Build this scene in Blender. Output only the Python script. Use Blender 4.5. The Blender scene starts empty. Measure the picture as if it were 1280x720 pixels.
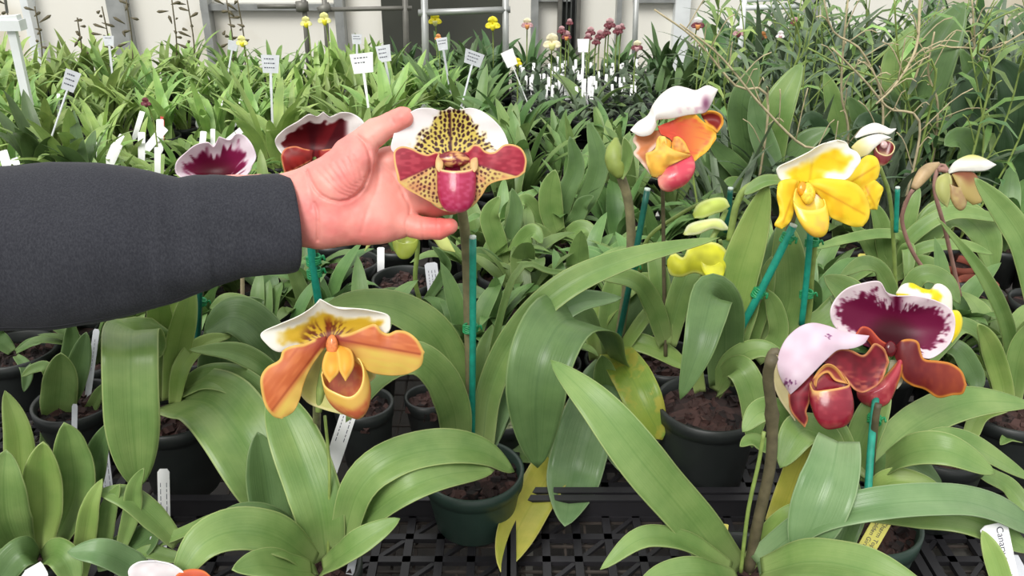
import bpy, math, random
import numpy as np
from mathutils import Vector, Matrix
PI = math.pi
scene = bpy.context.scene
COL = scene.collection
rnd = random.Random(11)

# ---------------------------------------------------------------- camera
FPX = 1108.0                     # focal length in pixels of the 1280 px wide frame
PITCH = math.radians(26.0)
BZ = 0.78                        # height of the bench top above the floor
CAMZ = BZ + 0.70
SN, CS = math.sin(PITCH), math.cos(PITCH)
CAM = Vector((0, 0, CAMZ))
F = Vector((0, CS, -SN)); U = Vector((0, SN, CS)); R = Vector((1, 0, 0))
cd = bpy.data.cameras.new('camera'); cam = bpy.data.objects.new('camera', cd)
COL.objects.link(cam); cam.location = CAM
cam.rotation_euler = (math.radians(90) - PITCH, 0, 0)
cd.sensor_width = 36; cd.lens = 36 * FPX / 1280; cd.clip_start = 0.02
scene.camera = cam

def W(px, py, d):
    """world point seen at pixel (px, py) of the 1280x720 frame, d metres along the view axis"""
    d = float(d); px = float(px); py = float(py)
    return CAM + d * (F + R * ((px - 640) / FPX) - U * ((py - 360) / FPX))
def depth_at(py, Y):             # depth of the point in pixel row py that stands Y metres in front of the camera
    return Y / (CS - SN * (py - 360) / FPX)
def row_Y(py, h):                # ground distance of what is seen in row py at height h over the bench
    v = (py - 360) / FPX
    return (0.70 - h) * (CS - v * SN) / (SN + v * CS)
def on_bench(px, py, h=0.0):
    Y = row_Y(py, h); d = depth_at(py, Y)
    return Vector(((px - 640) / FPX * d, Y, BZ))

# ---------------------------------------------------------------- colour + materials
def lin(c):
    return tuple(((x / 12.92) if x <= 0.04045 else ((x + 0.055) / 1.055) ** 2.4) for x in c)
def rgb(r, g, b): return lin((r / 255, g / 255, b / 255)) + (1,)

def new_mat(name):
    m = bpy.data.materials.new(name); m.use_nodes = True
    nt = m.node_tree; b = nt.nodes['Principled BSDF']
    return m, nt, b
def mixnode(nt, fac, a, b, blend='MIX'):
    n = nt.nodes.new('ShaderNodeMix'); n.data_type = 'RGBA'; n.blend_type = blend
    for s, v in ((n.inputs['Factor'], fac), (n.inputs['A'], a), (n.inputs['B'], b)):
        if isinstance(v, (int, float, tuple)): s.default_value = v
        else: nt.links.new(v, s)
    return n.outputs['Result']
def math_node(nt, op, a, b=0.0, c=None):
    n = nt.nodes.new('ShaderNodeMath'); n.operation = op
    for i, v in enumerate((a, b) if c is None else (a, b, c)):
        if isinstance(v, (int, float)): n.inputs[i].default_value = v
        else: nt.links.new(v, n.inputs[i])
    return n.outputs[0]
def noise(nt, scale, detail=3, vec=None, rough=0.5, stretch=None):
    tc = nt.nodes.new('ShaderNodeTexCoord')
    n = nt.nodes.new('ShaderNodeTexNoise'); n.inputs['Scale'].default_value = scale
    n.inputs['Detail'].default_value = detail; n.inputs['Roughness'].default_value = rough
    src = tc.outputs['Object'] if vec is None else vec
    if stretch:
        mp = nt.nodes.new('ShaderNodeMapping'); mp.inputs['Scale'].default_value = stretch
        nt.links.new(src, mp.inputs['Vector']); src = mp.outputs['Vector']
    nt.links.new(src, n.inputs['Vector'])
    return n.outputs['Fac']
def ramp(nt, fac, a, b, ca, cb):
    n = nt.nodes.new('ShaderNodeValToRGB'); e = n.color_ramp.elements
    e[0].position = a; e[1].position = b; e[0].color = ca; e[1].color = cb
    nt.links.new(fac, n.inputs['Fac']); return n.outputs['Color']
def bump(nt, b, h, strength=0.3, dist=0.002):
    n = nt.nodes.new('ShaderNodeBump'); n.inputs['Strength'].default_value = strength
    n.inputs['Distance'].default_value = dist
    nt.links.new(h, n.inputs['Height']); nt.links.new(n.outputs['Normal'], b.inputs['Normal'])

def plain(name, c, rough=0.5, var=0.15, scale=60, metal=0, bmp=0.0):
    m, nt, b = new_mat(name)
    f = noise(nt, scale)
    dark = tuple(x * (1 - var) for x in c[:3]) + (1,); lite = tuple(min(1, x * (1 + var)) for x in c[:3]) + (1,)
    nt.links.new(ramp(nt, f, 0.3, 0.7, dark, lite), b.inputs['Base Color'])
    b.inputs['Roughness'].default_value = rough; b.inputs['Metallic'].default_value = metal
    if bmp: bump(nt, b, f, bmp)
    return m

def leaf_mat(name, base, pale, dark, rough=0.36, random_amt=0.0, trans=0.2, blotch=None):
    """leaf blade: lighter keel line down the middle, fine long veins, mottling"""
    m, nt, b = new_mat(name)
    uv = nt.nodes.new('ShaderNodeUVMap')
    sp = nt.nodes.new('ShaderNodeSeparateXYZ'); nt.links.new(uv.outputs['UV'], sp.inputs[0])
    u = sp.outputs['X']; v = sp.outputs['Y']
    mid = math_node(nt, 'ABSOLUTE', math_node(nt, 'SUBTRACT', u, 0.5))
    n1 = noise(nt, 26, 4)
    c = mixnode(nt, ramp(nt, n1, 0.32, 0.68, (0, 0, 0, 1), (1, 1, 1, 1)), dark, base)
    mp = nt.nodes.new('ShaderNodeMapping'); mp.inputs['Scale'].default_value = (34, 1.3, 1)
    nt.links.new(uv.outputs['UV'], mp.inputs['Vector'])
    n2 = noise(nt, 1.0, 2, mp.outputs['Vector'])
    c = mixnode(nt, math_node(nt, 'MULTIPLY', n2, 0.26), c, pale)
    # pale towards the sheath, as young tissue is
    basef = math_node(nt, 'MULTIPLY', math_node(nt, 'SUBTRACT', 1.0, math_node(nt, 'MULTIPLY', v, 4.5)), 0.5)
    cl = nt.nodes.new('ShaderNodeClamp'); nt.links.new(basef, cl.inputs[0])
    c = mixnode(nt, cl.outputs[0], c, pale)
    midf = math_node(nt, 'LESS_THAN', mid, 0.022)
    c = mixnode(nt, math_node(nt, 'MULTIPLY', midf, 0.35), c, dark)
    edge = math_node(nt, 'GREATER_THAN', mid, 0.478)
    c = mixnode(nt, math_node(nt, 'MULTIPLY', edge, 0.6), c, pale)
    if blotch:
        nb = noise(nt, 45, 3)
        c = mixnode(nt, ramp(nt, nb, 0.52, 0.6, (0, 0, 0, 1), (1, 1, 1, 1)), c, blotch)
    if random_amt:
        oi = nt.nodes.new('ShaderNodeObjectInfo'); hs = nt.nodes.new('ShaderNodeHueSaturation')
        mr = nt.nodes.new('ShaderNodeMapRange'); nt.links.new(oi.outputs['Random'], mr.inputs[0])
        mr.inputs[3].default_value = 1 - random_amt; mr.inputs[4].default_value = 1 + random_amt
        nt.links.new(mr.outputs[0], hs.inputs['Value'])
        r2 = math_node(nt, 'FRACT', math_node(nt, 'MULTIPLY', oi.outputs['Random'], 7.31))
        h = math_node(nt, 'ADD', 0.478, math_node(nt, 'MULTIPLY', r2, 0.04)); nt.links.new(h, hs.inputs['Hue'])
        nt.links.new(c, hs.inputs['Color']); c = hs.outputs['Color']
    nt.links.new(c, b.inputs['Base Color'])
    b.inputs['Roughness'].default_value = rough
    b.inputs['Specular IOR Level'].default_value = 0.45
    bump(nt, b, n2, 0.25, 0.0015)
    if trans:
        t = nt.nodes.new('ShaderNodeBsdfTranslucent'); nt.links.new(c, t.inputs['Color'])
        mx = nt.nodes.new('ShaderNodeMixShader'); mx.inputs[0].default_value = trans
        nt.links.new(b.outputs[0], mx.inputs[1]); nt.links.new(t.outputs[0], mx.inputs[2])
        nt.links.new(mx.outputs[0], nt.nodes['Material Output'].inputs['Surface'])
    return m
def petal_mat(name, rough=0.45, trans=0.25, spec=0.35):
    m, nt, b = new_mat(name)
    a = nt.nodes.new('ShaderNodeVertexColor'); a.layer_name = 'Col'
    f = noise(nt, 300, 2)
    c = mixnode(nt, math_node(nt, 'MULTIPLY', f, 0.12), a.outputs['Color'], (0.9, 0.85, 0.8, 1), 'MULTIPLY')
    nt.links.new(c, b.inputs['Base Color']); b.inputs['Roughness'].default_value = rough
    b.inputs['Specular IOR Level'].default_value = spec
    bump(nt, b, f, 0.12, 0.0008)
    t = nt.nodes.new('ShaderNodeBsdfTranslucent'); nt.links.new(c, t.inputs['Color'])
    mx = nt.nodes.new('ShaderNodeMixShader'); mx.inputs[0].default_value = trans
    nt.links.new(b.outputs[0], mx.inputs[1]); nt.links.new(t.outputs[0], mx.inputs[2])
    nt.links.new(mx.outputs[0], nt.nodes['Material Output'].inputs['Surface'])
    return m

M = {}
M['leaf'] = leaf_mat('leaf_green', rgb(130, 160, 90), rgb(182, 198, 130), rgb(94, 134, 64))
M['leaf_lime'] = leaf_mat('leaf_lime', rgb(150, 176, 92), rgb(194, 208, 138), rgb(118, 154, 70))
M['leaf_grey'] = leaf_mat('leaf_grey_green', rgb(124, 156, 104), rgb(164, 188, 142), rgb(94, 132, 78), rough=0.3)
M['leaf_dark'] = leaf_mat('leaf_dark', rgb(98, 130, 76), rgb(144, 168, 110), rgb(72, 104, 56))
M['leaf_deep'] = leaf_mat('leaf_deep', rgb(62, 90, 58), rgb(96, 122, 84), rgb(44, 68, 42), rough=0.35)
M['leaf_yellow'] = leaf_mat('leaf_yellow', rgb(204, 196, 84), rgb(218, 210, 130), rgb(164, 172, 56))
M['leaf_turning'] = leaf_mat('leaf_turning', rgb(146, 166, 62), rgb(176, 188, 96), rgb(104, 142, 50), blotch=rgb(166, 166, 66))
M['bg_lime'] = leaf_mat('bench_leaf_lime', rgb(152, 186, 98), rgb(204, 218, 150), rgb(108, 150, 74), random_amt=0.25)
M['bg_mid'] = leaf_mat('bench_leaf_mid', rgb(116, 150, 84), rgb(166, 188, 126), rgb(80, 118, 60), random_amt=0.25)
M['bg_dark'] = leaf_mat('bench_leaf_dark', rgb(88, 122, 72), rgb(130, 156, 104), rgb(60, 92, 52), random_amt=0.25)
M['bg_grey'] = leaf_mat('bench_leaf_grey', rgb(100, 124, 92), rgb(146, 160, 132), rgb(66, 84, 66), random_amt=0.25)
M['petal'] = petal_mat('petal_tissue')
M['pouch'] = petal_mat('pouch_waxy', rough=0.22, trans=0.12, spec=0.6)
M['stalk'] = plain('stalk_brown_green', rgb(122, 116, 84), 0.6, 0.25, 90)
M['stalk_dark'] = plain('stalk_dark', rgb(92, 84, 62), 0.6, 0.3, 90)
M['stalk_green'] = plain('stalk_green', rgb(130, 150, 78), 0.5, 0.2, 90)
M['stalk_pink'] = plain('stalk_pink', rgb(150, 112, 100), 0.6, 0.2, 90)
M['straw'] = plain('dry_straw', rgb(186, 172, 138), 0.8, 0.25, 60)
M['stake'] = plain('green_stake', rgb(28, 140, 118), 0.4, 0.2, 120)
M['stake_dark'] = plain('dark_green_stake', rgb(22, 92, 78), 0.4, 0.2, 120)
M['stake_top'] = plain('stake_top', rgb(205, 220, 210), 0.6, 0.1, 120)
M['tie'] = plain('twist_tie', rgb(34, 138, 84), 0.4, 0.2, 200)
M['pot'] = plain('black_pot', rgb(36, 40, 39), 0.42, 0.15, 30)
M['pot_green'] = plain('dark_green_pot', rgb(44, 64, 55), 0.42, 0.12, 30)
M['pot_red'] = plain('terracotta_pot', rgb(160, 84, 66), 0.7, 0.15, 30)
M['white_tag'] = plain('white_plastic', rgb(246, 246, 246), 0.5, 0.04, 30)
M['grey_tag'] = plain('weathered_plastic', rgb(206, 208, 214), 0.6, 0.08, 60)
M['yellow_tag'] = plain('yellow_plastic', rgb(240, 232, 120), 0.5, 0.05, 60)
M['ink'] = plain('ink', rgb(70, 72, 88), 0.7, 0.1, 60)
M['red_tag'] = plain('red_plastic', rgb(210, 50, 40), 0.5, 0.05, 60)
M['metal'] = plain('galvanised_metal', rgb(168, 170, 168), 0.45, 0.15, 20, metal=0.5)
M['metal_dark'] = plain('dark_metal', rgb(112, 110, 104), 0.5, 0.2, 20, metal=0.3)
M['white_paint'] = plain('white_paint', rgb(226, 230, 230), 0.4, 0.06, 20)
M['tray'] = plain('black_tray', rgb(34, 33, 36), 0.45, 0.2, 14)
def bark_mat(name, cols, scale=70):
    m, nt, b = new_mat(name)
    tc = nt.nodes.new('ShaderNodeTexCoord')
    vo = nt.nodes.new('ShaderNodeTexVoronoi'); vo.inputs['Scale'].default_value = scale
    nt.links.new(tc.outputs['Object'], vo.inputs['Vector'])
    sx = nt.nodes.new('ShaderNodeSeparateColor'); nt.links.new(vo.outputs['Color'], sx.inputs[0])
    c = ramp(nt, sx.outputs[0], 0.1, 0.95, cols[0], cols[1])
    nt.links.new(c, b.inputs['Base Color']); b.inputs['Roughness'].default_value = 0.85
    bump(nt, b, vo.outputs['Distance'], 0.9, 0.006)
    return m
M['bark'] = bark_mat('bark_chips', (rgb(22, 15, 15), rgb(74, 50, 45)))
M['pebbles'] = bark_mat('mossy_pebbles', (rgb(112, 122, 84), rgb(190, 196, 160)), 130)

# ---------------------------------------------------------------- object plumbing
ORG = {}
def root(name, loc, label, cat, group=None):
    o = bpy.data.objects.new(name, None); COL.objects.link(o); o.location = loc
    o.empty_display_size = 0.02
    o['label'] = label; o['category'] = cat
    if group: o['group'] = group
    ORG[o.name] = Vector(loc); return o
def tag(o, label, cat, group=None, kind=None):
    o['label'] = label; o['category'] = cat
    if group: o['group'] = group
    if kind: o['kind'] = kind
    return o
def mesh_obj(name, verts, faces, mat, parent=None, origin=None, uvs=None, cols=None, smooth=True, solid=0.0, sub=0, mats=None, fmat=None):
    """verts in world space; stored relative to the parent's (or own) origin"""
    if parent is not None: org = ORG[parent.name]
    else: org = Vector(origin) if origin is not None else Vector((0, 0, 0))
    V = np.asarray([tuple(v) for v in verts], float) - np.array(org)
    me = bpy.data.meshes.new(name)
    me.from_pydata(V.tolist(), [], [tuple(int(i) for i in f) for f in faces])
    if uvs is not None:
        ul = me.uv_layers.new(name='UVMap')
        uv = np.asarray(uvs, float); li = np.zeros(len(me.loops), np.int32)
        me.loops.foreach_get('vertex_index', li); ul.data.foreach_set('uv', uv[li].ravel())
    if cols is not None:
        ca = me.color_attributes.new('Col', 'FLOAT_COLOR', 'POINT')
        c = np.ones((len(V), 4)); s = np.clip(np.asarray(cols), 0, 1)
        c[:, :3] = np.where(s <= 0.04045, s / 12.92, ((s + 0.055) / 1.055) ** 2.4)
        ca.data.foreach_set('color', c.ravel())
    for m_ in (mats or [mat]): me.materials.append(m_)
    if fmat is not None: me.polygons.foreach_set('material_index', np.asarray(fmat, np.int32))
    if smooth: me.polygons.foreach_set('use_smooth', [True] * len(me.polygons))
    me.update()
    o = bpy.data.objects.new(name, me); COL.objects.link(o)
    if parent is not None: o.parent = parent
    else: o.location = org
    ORG[o.name] = org
    if solid:
        s = o.modifiers.new('thickness', 'SOLIDIFY'); s.thickness = solid; s.offset = 0
    if sub:
        s = o.modifiers.new('smooth', 'SUBSURF'); s.levels = sub; s.render_levels = sub
    return o

class MB:
    """mesh collector for boxes, tubes, lathes, leaves"""
    def __init__(s): s.v = []; s.f = []; s.uv = []; s.m = []; s.cur = 0
    def add(s, v, f, uv=None):
        n = len(s.v); s.v += [tuple(x) for x in v]; s.f += [tuple(i + n for i in q) for q in f]
        s.uv += list(uv) if uv is not None else [(0.5, 0.5)] * len(v)
        s.m += [s.cur] * len(f)
    def box(s, c, size, rot=None):
        c = Vector(c); h = Vector(size) / 2
        vs = [Vector((x, y, z)) for x in (-h.x, h.x) for y in (-h.y, h.y) for z in (-h.z, h.z)]
        if rot is not None: vs = [rot @ v for v in vs]
        s.add([c + v for v in vs], [(0, 1, 3, 2), (4, 6, 7, 5), (0, 4, 5, 1), (2, 3, 7, 6), (0, 2, 6, 4), (1, 5, 7, 3)])
    def bar(s, a, b, w, h=None):
        a = Vector(a); b = Vector(b); t = (b - a); L = t.length; h = h or w
        q = t.to_track_quat('X', 'Z').to_matrix()
        s.box((a + b) / 2, (L, w, h), q)
    def tube(s, pts, r, n=8, cap=True, refine=0):
        P = spline(pts, refine) if refine else [Vector(p) for p in pts]
        k = len(P)
        if not isinstance(r, (list, tuple)): r = [r] * k
        elif len(r) != k: r = [float(x) for x in np.interp(np.linspace(0, 1, k), np.linspace(0, 1, len(r)), r)]
        ref = Vector((0.13, 0.27, 0.95)); vs = []
        prev = None
        for i, p in enumerate(P):
            t = (P[min(i + 1, k - 1)] - P[max(i - 1, 0)]).normalized()
            a = t.cross(prev if prev is not None else ref)
            if a.length < 1e-4: a = t.cross(Vector((1, 0, 0)))
            a.normalize(); b = t.cross(a).normalized(); prev = -b if prev is None else -b
            prev = (a.cross(t)).normalized()
            for j in range(n):
                th = 2 * PI * j / n; vs.append(p + (a * math.cos(th) + b * math.sin(th)) * r[i])
        fs = [(i * n + j, i * n + (j + 1) % n, (i + 1) * n + (j + 1) % n, (i + 1) * n + j) for i in range(k - 1) for j in range(n)]
        if cap: fs += [tuple(range(n))[::-1], tuple((k - 1) * n + j for j in range(n))]
        s.add(vs, fs)
    def lathe(s, c, prof, n=40, closed=False):
        c = Vector(c); vs = []
        for r, z in prof:
            for j in range(n): th = 2 * PI * j / n; vs.append(c + Vector((r * math.cos(th), r * math.sin(th), z)))
        k = len(prof)
        fs = [(i * n + j, i * n + (j + 1) % n, (i + 1) * n + (j + 1) % n, (i + 1) * n + j) for i in range(k - 1) for j in range(n)]
        if closed: fs += [tuple(range(n))[::-1], tuple((k - 1) * n + j for j in range(n))]
        s.add(vs, fs)
    def build(s, name, mat, parent=None, origin=None, smooth=True, **kw):
        if isinstance(mat, list): kw.update(mats=mat, fmat=s.m); mat = None
        return mesh_obj(name, s.v, s.f, mat, parent, origin, uvs=s.uv, smooth=smooth, **kw)

def spline(pts, n):
    P = [Vector(p) for p in pts]
    if len(P) == 2: return [P[0].lerp(P[1], i / n) for i in range(n + 1)]
    Q = [P[0] * 2 - P[1]] + P + [P[-1] * 2 - P[-2]]
    seg = [(P[i + 1] - P[i]).length for i in range(len(P) - 1)]; T = sum(seg)
    out = []
    for k in range(n + 1):
        s = T * k / n; i = 0
        while i < len(seg) - 1 and s > seg[i]: s -= seg[i]; i += 1
        t = min(1, s / max(seg[i], 1e-9)); a, b, c, d = Q[i], Q[i + 1], Q[i + 2], Q[i + 3]
        out.append(0.5 * ((2 * b) + (c - a) * t + (2 * a - 5 * b + 4 * c - d) * t * t + (3 * b - a - 3 * c + d) * t ** 3))
    return out

def blade(mb, P, width, facing, base=0.5, tip=1.7, fold=0.16, wav=0.0, ncross=6, roll=0.0, tstart=0.55, seed=0, cup=0.0):
    """a strap leaf along the points P (world), `width` = metres or list; `facing` = point -> preferred normal"""
    n = len(P) - 1; vs = []; uv = []; prev = None
    rr = random.Random(seed); ph = rr.random() * 6.28
    for i, p in enumerate(P):
        t = i / n
        T = (P[min(i + 1, n)] - P[max(i - 1, 0)]).normalized()
        S = T.cross(facing(p))
        if S.length < 0.12 and prev is not None: S = prev - T * prev.dot(T)
        S.normalize()
        if prev is not None:
            if S.dot(prev) < 0: S = -S
            S = (S * 0.6 + prev * 0.4); S = (S - T * S.dot(T)).normalized()
        prev = S
        S2 = (Matrix.Rotation(roll, 3, T) @ S) if roll else S
        N = S2.cross(T).normalized()
        if N.dot(facing(p)) < 0: N = -N
        prof = base + (1 - base) * min(1, (t / 0.4)) ** 0.8
        if t > tstart: prof *= max(0.0, 1 - ((t - tstart) / (1 - tstart)) ** tip) ** 0.75
        w = (width[min(i, len(width) - 1)] if isinstance(width, list) else width) * 0.5 * max(prof, 0.004)
        for j in range(ncross + 1):
            u = -1 + 2 * j / ncross
            lift = fold * w * (abs(u) ** 1.02) * (1 - 0.35 * t) + cup * w * (u * u)
            ed = wav * w * math.sin(ph + t * 15 + (1.3 if u > 0 else 0)) * u * u
            vs.append(p + S2 * (u * w) + N * (lift + ed - fold * w * 0.4)); uv.append((0.5 + u / 2, t))
    m = ncross + 1
    fs = [(i * m + j, i * m + j + 1, (i + 1) * m + j + 1, (i + 1) * m + j) for i in range(n) for j in range(ncross)]
    mb.add(vs, fs, uv)

# value noise for petal colouring
_tab = np.random.RandomState(5).rand(256, 256)
def vn(x, y):
    xi = np.floor(x).astype(int); yi = np.floor(y).astype(int); fx = x - xi; fy = y - yi
    fx = fx * fx * (3 - 2 * fx); fy = fy * fy * (3 - 2 * fy)
    g = lambda a, b: _tab[a % 256, b % 256]
    return (g(xi, yi) * (1 - fx) + g(xi + 1, yi) * fx) * (1 - fy) + (g(xi, yi + 1) * (1 - fx) + g(xi + 1, yi + 1) * fx) * fy
def C3(*c): return np.array(c, float) / 255
def mixc(a, b, f):
    f = np.clip(f, 0, 1)[..., None]; return a * (1 - f) + b * f
def sstep(a, b, x):
    t = np.clip((x - a) / (b - a), 0, 1); return t * t * (3 - 2 * t)
def polyline_dist(x, y, P):
    d = np.full(x.shape, 1e9)
    for (ax, ay), (bx, by) in zip(P[:-1], P[1:]):
        dx, dy = bx - ax, by - ay; L = dx * dx + dy * dy + 1e-9
        t = np.clip(((x - ax) * dx + (y - ay) * dy) / L, 0, 1)
        d = np.minimum(d, np.hypot(x - ax - t * dx, y - ay - t * dy))
    return d
def resamp(P, n):
    P = np.array([tuple(p) + ((0,) if len(p) == 2 else ()) for p in P], float)
    V = spline([Vector(p) for p in P], n - 1)
    return np.array([tuple(v) for v in V])

def petal(name, parent, d, A, B, col, Mid=None, bulge=0.0, ruf=0.0, k=5, nu=24, nv=44, z0=0.0, mat='petal', edgez=0.0, solid=0.0009, skip=0.1, label=None):
    """a petal between the edges A and B (pixel x, y and pixel-sized z towards the viewer) at distance d.
    col(x, y, s, t, e) -> sRGB; s across -1..1, t base..tip, e distance to the outline in pixels"""
    a = resamp(A, nv); b = resamp(B, nv)
    if Mid is not None: m = resamp(Mid, nv)
    else:
        m = (a + b) / 2; tt = np.linspace(0, 1, nv); m[:, 2] += bulge * np.sin(np.pi * np.clip(tt, 0.0, 1)) ** 0.7
    u = np.linspace(0, 1, nu)[:, None, None]
    P = a[None] * ((1 - u) * (1 - 2 * u)) + m[None] * (4 * u * (1 - u)) + b[None] * (u * (2 * u - 1))
    s = np.broadcast_to(np.linspace(-1, 1, nu)[:, None], (nu, nv)); t = np.broadcast_to(np.linspace(0, 1, nv)[None], (nu, nv))
    P[..., 2] += z0 + ruf * (np.abs(s) ** 3) * np.sin(t * k * 2 * PI + (s > 0) * 1.7) * sstep(0, 0.2, t) + edgez * s * s
    x = P[..., 0]; y = P[..., 1]
    q0 = int(skip * nv)
    out = [tuple(p[:2]) for p in a[q0:]] + [tuple(p[:2]) for p in b[q0:][::-1]]
    e = polyline_dist(x, y, out)
    c = col(x, y, s, t, e).reshape(-1, 3)
    V = [W(px, py, d - pz * d / FPX) for px, py, pz in P.reshape(-1, 3)]
    fs = [(i * nv + j, i * nv + j + 1, (i + 1) * nv + j + 1, (i + 1) * nv + j) for i in range(nu - 1) for j in range(nv - 1)]
    uv = np.stack([(s + 1) / 2, t], -1).reshape(-1, 2)
    o = mesh_obj(name, V, fs, M[mat], parent, uvs=uv, cols=c, solid=solid)
    if label: o['label'] = label
    return o

def pouch(name, parent, d, rim, bottom, col, p=3.0, belly=0.0, n=40, nv=26, zb=0.0, mat='pouch', solid=0.0012, label=None):
    """slipper-shaped lip: `rim` = closed loop of (x, y, z) pixels, `bottom` = its deepest point"""
    rr = resamp(list(rim) + [rim[0]], n + 1)[:-1]; c0 = rr.mean(0); bt = np.array(bottom, float)
    V = []; cols = []
    vv = np.linspace(0, 1, nv)
    for v in vv:
        sc = max(0.0, (1 - v ** p)) ** (1 / 2.2) * (1 + belly * math.sin(PI * min(1, v * 1.1)))
        c = c0 + (bt - c0) * v
        ring = c + (rr - c0) * sc
        ring[:, 2] += zb * math.sin(PI * v)
        V.append(ring)
    V = np.array(V)
    th = np.broadcast_to(np.linspace(0, 2 * PI, n, endpoint=False)[None], (nv, n)); vs = np.broadcast_to(vv[:, None], (nv, n))
    c = col(V[..., 0], V[..., 1], th, vs, V[..., 2]).reshape(-1, 3)
    pts = [W(x, y, d - z * d / FPX) for x, y, z in V.reshape(-1, 3)]
    fs = [(i * n + j, i * n + (j + 1) % n, (i + 1) * n + (j + 1) % n, (i + 1) * n + j) for i in range(nv - 1) for j in range(n)]
    o = mesh_obj(name, pts, fs, M[mat], parent, cols=c, solid=solid)
    if label: o['label'] = label
    return o

def solid_col(c, e_c=None, ew=3.0, var=0.08, sc=9.0):
    c = C3(*c); ec = C3(*e_c) if e_c else None
    def f(x, y, s, t, e):
        k = (1 - var + 2 * var * vn(x / sc + 31, y / sc + 7))[..., None]
        o = c * k
        if ec is not None: o = mixc(o, ec, 1 - sstep(ew * 0.5, ew * 1.5, e))
        return o
    return f
EXPOSURE = 0.24; SKY = 1.0; SUN = 2.1
M['bud'] = plain('bud_green', rgb(136, 152, 74), .5, .15, 60)
M['bud_pink'] = plain('bud_pink', rgb(176, 150, 112), .5, .3, 50)
# ================================================================ the setting
scene.view_settings.view_transform = 'Standard'; scene.view_settings.look = 'None'
scene.view_settings.gamma = 1; scene.view_settings.use_curve_mapping = False
scene.view_settings.exposure = EXPOSURE
w = bpy.data.worlds.new('greenhouse_daylight'); scene.world = w; w.use_nodes = True
nt = w.node_tree; bg = nt.nodes['Background']
tc = nt.nodes.new('ShaderNodeTexCoord'); sp = nt.nodes.new('ShaderNodeSeparateXYZ')
nt.links.new(tc.outputs['Generated'], sp.inputs[0])
rp = nt.nodes.new('ShaderNodeValToRGB'); nt.links.new(sp.outputs['Z'], rp.inputs[0])
e = rp.color_ramp.elements; e[0].position = 0.0; e[0].color = (0.60, 0.62, 0.60, 1); e[1].position = 0.55; e[1].color = (1, 1, 0.99, 1)
nt.links.new(rp.outputs[0], bg.inputs['Color']); bg.inputs['Strength'].default_value = SKY
sd = bpy.data.lights.new('sun', 'SUN'); sd.energy = SUN; sd.angle = math.radians(28); sd.color = (1, 0.98, 0.94)
so = bpy.data.objects.new('sun', sd); COL.objects.link(so); so.rotation_euler = (math.radians(38), math.radians(-22), 0)
so.location = (-1, -1, 4)

def struct(name, mb, mat, smooth=False):
    o = mb.build(name, mat, smooth=smooth); o['kind'] = 'structure'; return o
WALLY = 3.75
m, nt_, b_ = new_mat('concrete_floor')
n_ = noise(nt_, 6, 6); nt_.links.new(ramp(nt_, n_, 0.3, 0.7, rgb(36, 34, 34), rgb(60, 56, 54)), b_.inputs['Base Color']); b_.inputs['Roughness'].default_value = 0.8
mb = MB(); mb.box((0, 2.2, -0.05), (9, 9, 0.1)); struct('floor', mb, m)
# back wall: white sheeting with grime low down
m, nt_, b_ = new_mat('wall_sheeting')
n_ = noise(nt_, 1.3, 5); n2_ = noise(nt_, 5, 4, stretch=(1, 1, 0.25))
c_ = mixnode(nt_, ramp(nt_, n_, 0.55, 0.72, (0, 0, 0, 1), (1, 1, 1, 1)), rgb(240, 238, 230), rgb(182, 166, 132))
c_ = mixnode(nt_, math_node(nt_, 'MULTIPLY', n2_, 0.4), c_, rgb(222, 216, 198))
nt_.links.new(c_, b_.inputs['Base Color']); b_.inputs['Roughness'].default_value = 0.7
mb = MB(); mb.box((0, WALLY + 0.05, 1.3), (9, 0.1, 2.6)); struct('wall_back', mb, m)
k_ = [0]
def wx(px): return (px - 640) / FPX * depth_at(15, WALLY)
for px, wd, mt in ((42, .03, 'white_paint'), (153, .07, 'metal'), (262, .03, 'metal'), (427, .035, 'metal'), (668, .03, 'metal'), (772, .02, 'metal'), (850, .06, 'white_paint'), (1010, .05, 'metal'), (1160, .05, 'metal')):
    mb = MB(); mb.box((wx(px), WALLY - 0.03, 1.3), (wd, 0.06, 2.6)); k_[0] += 1
    struct('trim_%d' % k_[0], mb, M[mt])
for px0, px1, z in ((255, 420, .93), (665, 712, .965), (790, 852, .96)):
    mb = MB(); mb.box(((wx(px0) + wx(px1)) / 2, WALLY - 0.02, z), (wx(px1) - wx(px0), 0.04, 0.025)); k_[0] += 1
    struct('trim_%d' % k_[0], mb, M['metal'])
# louvre window in the back wall
mb = MB(); x0, x1 = wx(699), wx(722)
for zz in (0.55, 1.6): mb.box(((x0 + x1) / 2, WALLY - .03, zz), (x1 - x0 + .02, .06, .03))
for xx in (x0, x1): mb.box((xx, WALLY - .03, 1.08), (.016, .06, 1.05))
struct('window_1', mb, M['metal_dark'])
mb = MB()
for i in range(4): mb.box((x0 + (x1 - x0) * (i + .5) / 4, WALLY - .025, 1.08), (.006, .03, 1.05))
mb.box(((x0 + x1) / 2, WALLY - .005, 1.08), (x1 - x0, .012, 1.05))
o = mb.build('window_grille', plain('grille_dark', rgb(92, 94, 92), .6)); o['kind'] = 'structure'
# dark door behind the frame, widened: its colour also paints the leafy shade
mb = MB(); x0, x1 = wx(480), wx(520)
mb.box(((wx(478) + wx(628)) / 2, WALLY - .012, 1.25), (wx(628) - wx(478), .03, 2.1))
struct('door_1', mb, plain('door_and_leaf_shade', rgb(58, 60, 52), .7, .3, 3))

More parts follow.
